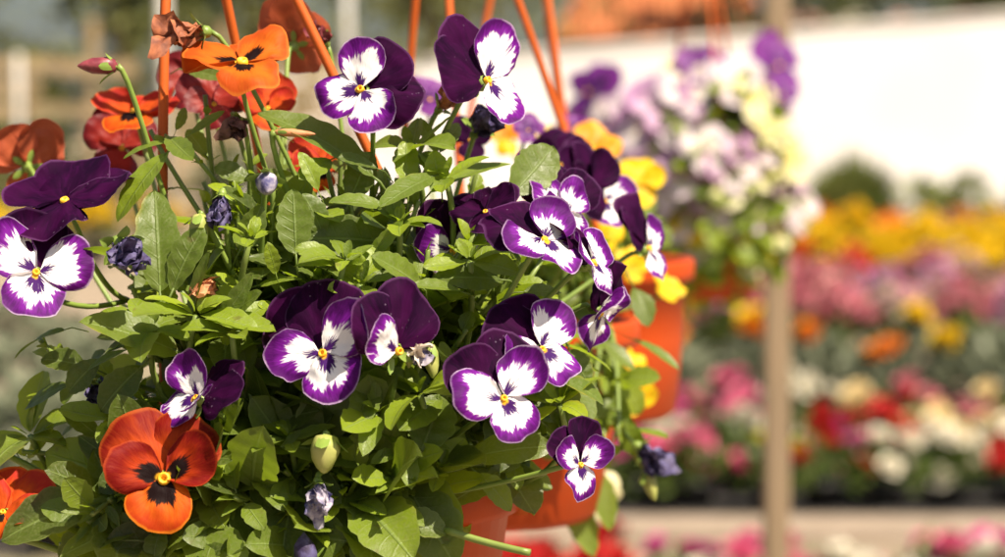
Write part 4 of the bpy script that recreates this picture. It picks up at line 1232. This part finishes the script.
def bush(name, x, y, rx, rz, n, size, mat, label, group=None, spiky=False, seed=1):
    r = random.Random(seed)
    th = thing(name, (x, y, 0), label, 'shrub', group)
    fb, sb = MB(), MB()
    for k in range(5):
        a = r.uniform(0, 6.3)
        tv, tf, tu = tube([Vector((x, y, 0)), Vector((x + .3 * rx * math.cos(a), y + .3 * rx * math.sin(a), rz * .5)), Vector((x + .6 * rx * math.cos(a), y + .6 * rx * math.sin(a), rz * 1.1))], [.02, .015, .006], 5)
        sb.add(tv, tf, tu)
    if spiky:
        for k in range(n):
            a = r.uniform(0, 6.3); q = math.sqrt(r.random())
            b = Vector((x + .35 * rx * q * math.cos(a), y + .35 * rx * q * math.sin(a), 0.0))
            h = 2 * rz * r.uniform(.55, 1.05) * (1 - .35 * q)
            tip = b + Vector((rx * .65 * q * math.cos(a) + r.uniform(-.1, .1), rx * .65 * q * math.sin(a), h))
            s = Vector((math.sin(a), -math.cos(a), 0)) * size * .35
            m = b.lerp(tip, .55) + Vector((0, 0, .1 * h))
            fb.add([b - s, b + s, m + s, m - s, tip], [(0, 1, 2, 3), (3, 2, 4)], None, r.random())
    else:
        for cl in range(9):
            a = r.uniform(0, 6.3); q = r.uniform(.1, .65)
            leafball(fb, (x + q * rx * math.cos(a), y + q * rx * math.sin(a), rz * r.uniform(.5, 1.3)), rx * r.uniform(.35, .55), rz * r.uniform(.4, .6), n // 9, size, r)
    fb.obj('foliage', mat, th)
    sb.obj('stems', mat_bark, th)
    return th


mat_bark = mat_simple('bark_brown', (0.07, 0.05, 0.035), (0.16, 0.12, 0.08), 12.0, .9, 0, .2, .6, .02)
FSH = fol_mat('shrub_leaf_green', (0.10, 0.13, 0.03), (0.28, 0.31, 0.08))
bush('shrub', gx(852, 27), 27, .62, .52, 620, .10, FSH, 'larger upright grassy green shrub before the white wall', spiky=True, seed=3)
bush('shrub', gx(945, 26), 26, .55, .38, 420, .13, FSH, 'low rounded green shrub before the white wall at right', seed=4)
bush('shrub', gx(888, 26.5), 26.5, .25, .22, 160, .10, FG, 'small pale green tuft between the two dark shrubs', seed=5)
bush('shrub', gx(1030, 26), 26, .45, .36, 300, .12, FD, 'dark green shrub before the white wall, cut by the right edge', seed=6)

# low house with a tiled roof behind the wall
TILE = NT('terracotta_roof_tile')
uo = TILE.obj()
wv = TILE.n('TexWave'); wv.inputs['Scale'].default_value = 1.6; wv.bands_direction = 'X'; TILE.link(uo, wv.inputs['Vector'])
nz = TILE.noise(uo, 2.0, 4.0)
cc = TILE.mix(TILE.smooth(nz, .3, .7), (0.27, 0.075, 0.026), (0.40, 0.135, 0.048))
cc = TILE.mix(TILE.math('MULTIPLY', wv.outputs['Fac'], .25), cc, (0.16, 0.05, 0.02))
TILEM = TILE.bsdf(cc, .8, .2, TILE.bump(wv.outputs['Fac'], .8, .05))
BRICK = mat_simple('orange_brick_wall', (0.30, 0.11, 0.05), (0.42, 0.17, 0.08), 4.0, .9)
hx0, hx1, hy = gx(560, 52), gx(752, 52), 52.0
ht = thing('house', ((hx0 + hx1) / 2, hy, 0), 'low brick house with an orange tiled roof behind the white wall', 'house')
bvx, bfx = box((hx0 + hx1) / 2, hy + 3.0, 1.6, hx1 - hx0 - .5, 5.4, 3.2)
MB().add(bvx, bfx).obj('house_wall', BRICK, ht, smooth=False)
xa, xb, za, zb = hx0 - .15, hx1 + .15, 3.22, 5.4
V = [(xa, hy - .4, za), (xb, hy - .4, za), (xb, hy + 3, zb), (xa + 1.2, hy + 3, zb), (xb, hy + 6.3, za), (xa, hy + 6.3, za), (xa, hy - .4, za - .12), (xb, hy - .4, za - .12), (xb, hy + 6.3, za - .12), (xa, hy + 6.3, za - .12)]
F = [(0, 1, 2, 3), (3, 2, 4, 5), (0, 3, 5), (1, 4, 2), (6, 7, 1, 0), (7, 8, 4, 1), (8, 9, 5, 4), (9, 6, 0, 5), (9, 8, 7, 6)]
MB().add(V, F).obj('roof', TILEM, ht, smooth=False)
wm = mat_simple('window_dark_glass', (0.05, 0.05, 0.055), (0.09, 0.09, 0.09), 2.0, .15, 0, .6)
wfm = mat_simple('window_frame_pale', (0.55, 0.50, 0.44), (0.62, 0.57, 0.5), 3.0, .7)
for fx in (.25, .78):
    cx = hx0 + (hx1 - hx0) * fx
    fb = MB()
    for (dx, dz, sx, sz) in ((-.42, 0, .07, .9), (.42, 0, .07, .9), (0, .43, .77, .07), (0, -.43, .77, .07)):
        bvx, bfx = box(cx + dx, hy + .27, 2.62 + dz, sx, .09, sz); fb.add(bvx, bfx)
    fo2 = fb.obj('window', wfm, ht, smooth=False)
    bvx, bfx = box(cx, hy + .28, 2.62, .77, .04, .79); MB().add(bvx, bfx).obj('pane', wm, fo2, smooth=False)


def hedge(name, a, b, h, dep, n, size, mat, label, seed):
    r = random.Random(seed)
    th = thing(name, (a + b) / 2, label, 'hedge')
    fb = MB(); ln = (b - a).length; k = int(ln / (h * .42)) + 1
    for i in range(k + 1):
        for lv in (.3, .62, .92):
            c = a.lerp(b, i / k) + Vector((r.uniform(-.2, .2), r.uniform(-.2, .2), h * lv * r.uniform(.85, 1.1)))
            leafball(fb, c, h * .36, h * .30, n, size, r)
    fb.obj('foliage', mat, th)
    return th


hedge('hedge', Vector((gx(752, 38.5), 38.5, 0)), Vector((gx(1130, 38.5), 38.5, 0)), 3.25, 1, 70, .22, FD, 'dark clipped hedge rising just above the white wall at right', 31)
hedge('hedge', Vector((gx(340, 44), 44, 0)), Vector((gx(572, 44), 44, 0)), 4.6, 1, 70, .28, FLT, 'tall olive green hedge behind the white wall, left of the house', 32)
hedge('hedge', Vector((gx(95, 31), 31, 0)), Vector((gx(350, 31), 31, 0)), 3.3, 1, 80, .22, FLT, 'olive green hedge behind the slat fence', 33)
hedge('hedge', Vector((gx(-90, 31), 31, 0)), Vector((gx(70, 31), 31, 0)), 2.0, 1, 80, .22, FLT, 'lower olive hedge behind the slat fence at far left, under the sky gap', 34)
# pale and terracotta tubs on a ledge behind the hedge: rounded flowering bushes showing over the wall
for i, (u, c) in enumerate(((800, 'blush'), (858, 'white'), (905, 'blush'), (960, 'rose'))):
    rr = random.Random(60 + i)
    x, y = gx(u, 37.2), 37.2 + .1 * (i % 2)
    th = thing('flowering_bush', (x, y, 0), 'rounded %s flowering bush showing over the white wall, %s' % (NAMES[c], ('beside the post', 'second from the post', 'third from the post', 'farthest right')[i]), 'bush')
    fb, bb, sb = MB(), MB(), MB()
    leafball(fb, (x, y, 2.1), .55, .75, 260, .16, rr)
    for k in range(60):
        a = rr.uniform(0, 6.3); z = rr.uniform(0, 1); q2 = math.sqrt(1 - z * z)
        headmesh(bb, Vector((x + .56 * q2 * math.cos(a), y + .56 * q2 * math.sin(a), 2.2 + .75 * z)), rr.uniform(.06, .10), Vector((math.cos(a) * q2, math.sin(a) * q2, z + .2)).normalized(), rr, ((0.5, 4, 60), (1.0, 6, 20)))
    tv, tf, tu = tube([Vector((x, y, 0)), Vector((x + .03, y, 1)), Vector((x, y, 2.1))], [.05, .04, .03], 7); sb.add(tv, tf, tu)
    fb.obj('foliage', FG, th); bb.obj('blossom', BM[c], th); sb.obj('trunk', mat_bark, th)


def tree(x, y, h, cr, mat, label, seed, n=2600, size=.34, group=None):
    r = random.Random(seed)
    th = thing('tree', (x, y, 0), label, 'tree', group)
    tb = MB(); th_ = h * .45
    tv, tf, tu = tube([Vector((x, y, 0)), Vector((x + .1, y, th_ * .6)), Vector((x - .05, y + .1, th_)), Vector((x, y, h * .8))], [h * .035, h * .028, h * .02, h * .006], 9)
    tb.add(tv, tf, tu)
    cl = []
    for k in range(13):
        a = r.uniform(0, 6.3); q = r.uniform(.2, .85)
        c = Vector((x + cr * q * math.cos(a), y + cr * q * math.sin(a), h * r.uniform(.45, .92)))
        cl.append(c)
        s = Vector((x, y, h * r.uniform(.3, .5)))
        tv, tf, tu = tube([s, s.lerp(c, .5) + Vector((0, 0, .2)), c], [h * .012, h * .008, h * .003], 6); tb.add(tv, tf, tu)
    tb.obj('trunk', mat_bark, th)
    fb = MB()
    for c in cl:
        leafball(fb, c, cr * r.uniform(.32, .5), cr * r.uniform(.26, .42), n // 13, size, r)
    fb.obj('crown', mat, th)
    return th


TL = ['spreading olive green tree with sunlit crown above the slat fence, at far left', 'dark green tree behind the slat fence, left of the tall strap', 'bushy green tree behind the slat fence, above the orange flower', 'loose green tree above the hedge, left of the house',
      'dark tree rising behind the tiled house', 'pale olive tree behind the hedge at right of the post', 'dark green tree over the white wall at the right edge']
for i, (u, d, h, cr, m) in enumerate(((-85, 44, 6.5, 2.2, FLT), (130, 46, 6.8, 2.1, FD), (250, 48, 7.5, 2.6, FLT), (430, 60, 9, 3.4, FLT), (655, 66, 10, 3.6, FD), (840, 50, 7, 2.8, FLT), (985, 48, 7.5, 3.0, FD))):
    tree(gx(u, d), d, h, cr, m, TL[i], 200 + i)

# weathered slat fence at left
fa, fb_ = Vector((gx(-60, 24), 24, 0)), Vector((gx(360, 26), 26, 0))
ft = thing('slat_fence', fa, 'weathered brown fence of wide horizontal boards behind the orange violas', 'fence')
dv = (fb_ - fa); LN = dv.length; dv.normalize(); nv = Vector((dv.y, -dv.x, 0))
q = Matrix.Translation(fa) @ Matrix(((dv.x, nv.x, 0, 0), (dv.y, nv.y, 0, 0), (0, 0, 1, 0), (0, 0, 0, 1)))
r = random.Random(5)
bb = MB()
for k in range(8):
    z = .2 + k * .23
    x0 = 0
    while x0 < LN - .3:
        ln = min(r.uniform(.8, 1.5), LN - x0)
        if r.random() > .25:
            bvx, bfx = box(x0 + ln / 2, 0.04, z + r.uniform(-.02, .02), ln - .01, .03, .15); bb.add(bvx, bfx, None, r.random(), 0, q)
        x0 += ln
bb.obj('boards', WOODF, ft, smooth=False)
for i, (u, d, rx, rz, m) in enumerate(((30, 22.5, .55, .75, FD), (95, 23, .5, .45, FLT), (235, 22.8, .6, .6, FD), (300, 23, .5, .8, FLT), (-30, 21.5, .5, .6, FLT), (140, 25.6, .7, .95, FLT))):
    bush('shrub', gx(u, d), d, rx, rz, 400, .12, m, ('dark green shrub at the slat fence beside the far left pole', 'low olive shrub at the slat fence under the maroon bud', 'dark green shrub at the slat fence behind the light orange flower', 'tall olive shrub at the slat fence near its right end', 'olive shrub at the slat fence, cut by the left edge', 'broad olive shrub standing behind the slat fence')[i], seed=70 + i)
GREYP = mat_simple('grey_painted_steel', (0.42, 0.40, 0.36), (0.52, 0.50, 0.46), 8.0, .6)
for k in range(4):
    pbm = MB(); bvx, bfx = box(LN * (.04 + .31 * k), -.03, 1.15, .10, .10, 2.3); pbm.add(bvx, bfx, None, .5, 0, q); pbm.obj('fence_post', WOODF, ft, smooth=False)
for i, (u, d, wd, h, lab) in enumerate(((20, 22.0, .07, 1.85, 'pale grey slim pole at far left before the slat fence'), (165, 22.5, .11, 3.2, 'pale grey pole right behind the tall orange strap'), (348, 24.5, .09, 3.2, 'pale grey pole left of the white wall, above the purple flower'))):
    x = gx(u, d)
    th = thing('steel_pole', (x, d, 0), lab, 'pole')
    V, F, UV = lathe([(.001, 0), (wd / 2, 0), (wd / 2 * .92, h), (.001, h + .01)], 12, Matrix.Translation((x, d, 0)))
    MB().add(V, F, UV).obj('pole_shaft', GREYP, th)
    V, F, UV = lathe([(.001, .0), (wd * 1.2, 0), (wd * 1.2, .02), (wd * .55, .03)], 12, Matrix.Translation((x, d, 0)))
    MB().add(V, F, UV).obj('base_plate', GREYP, th)
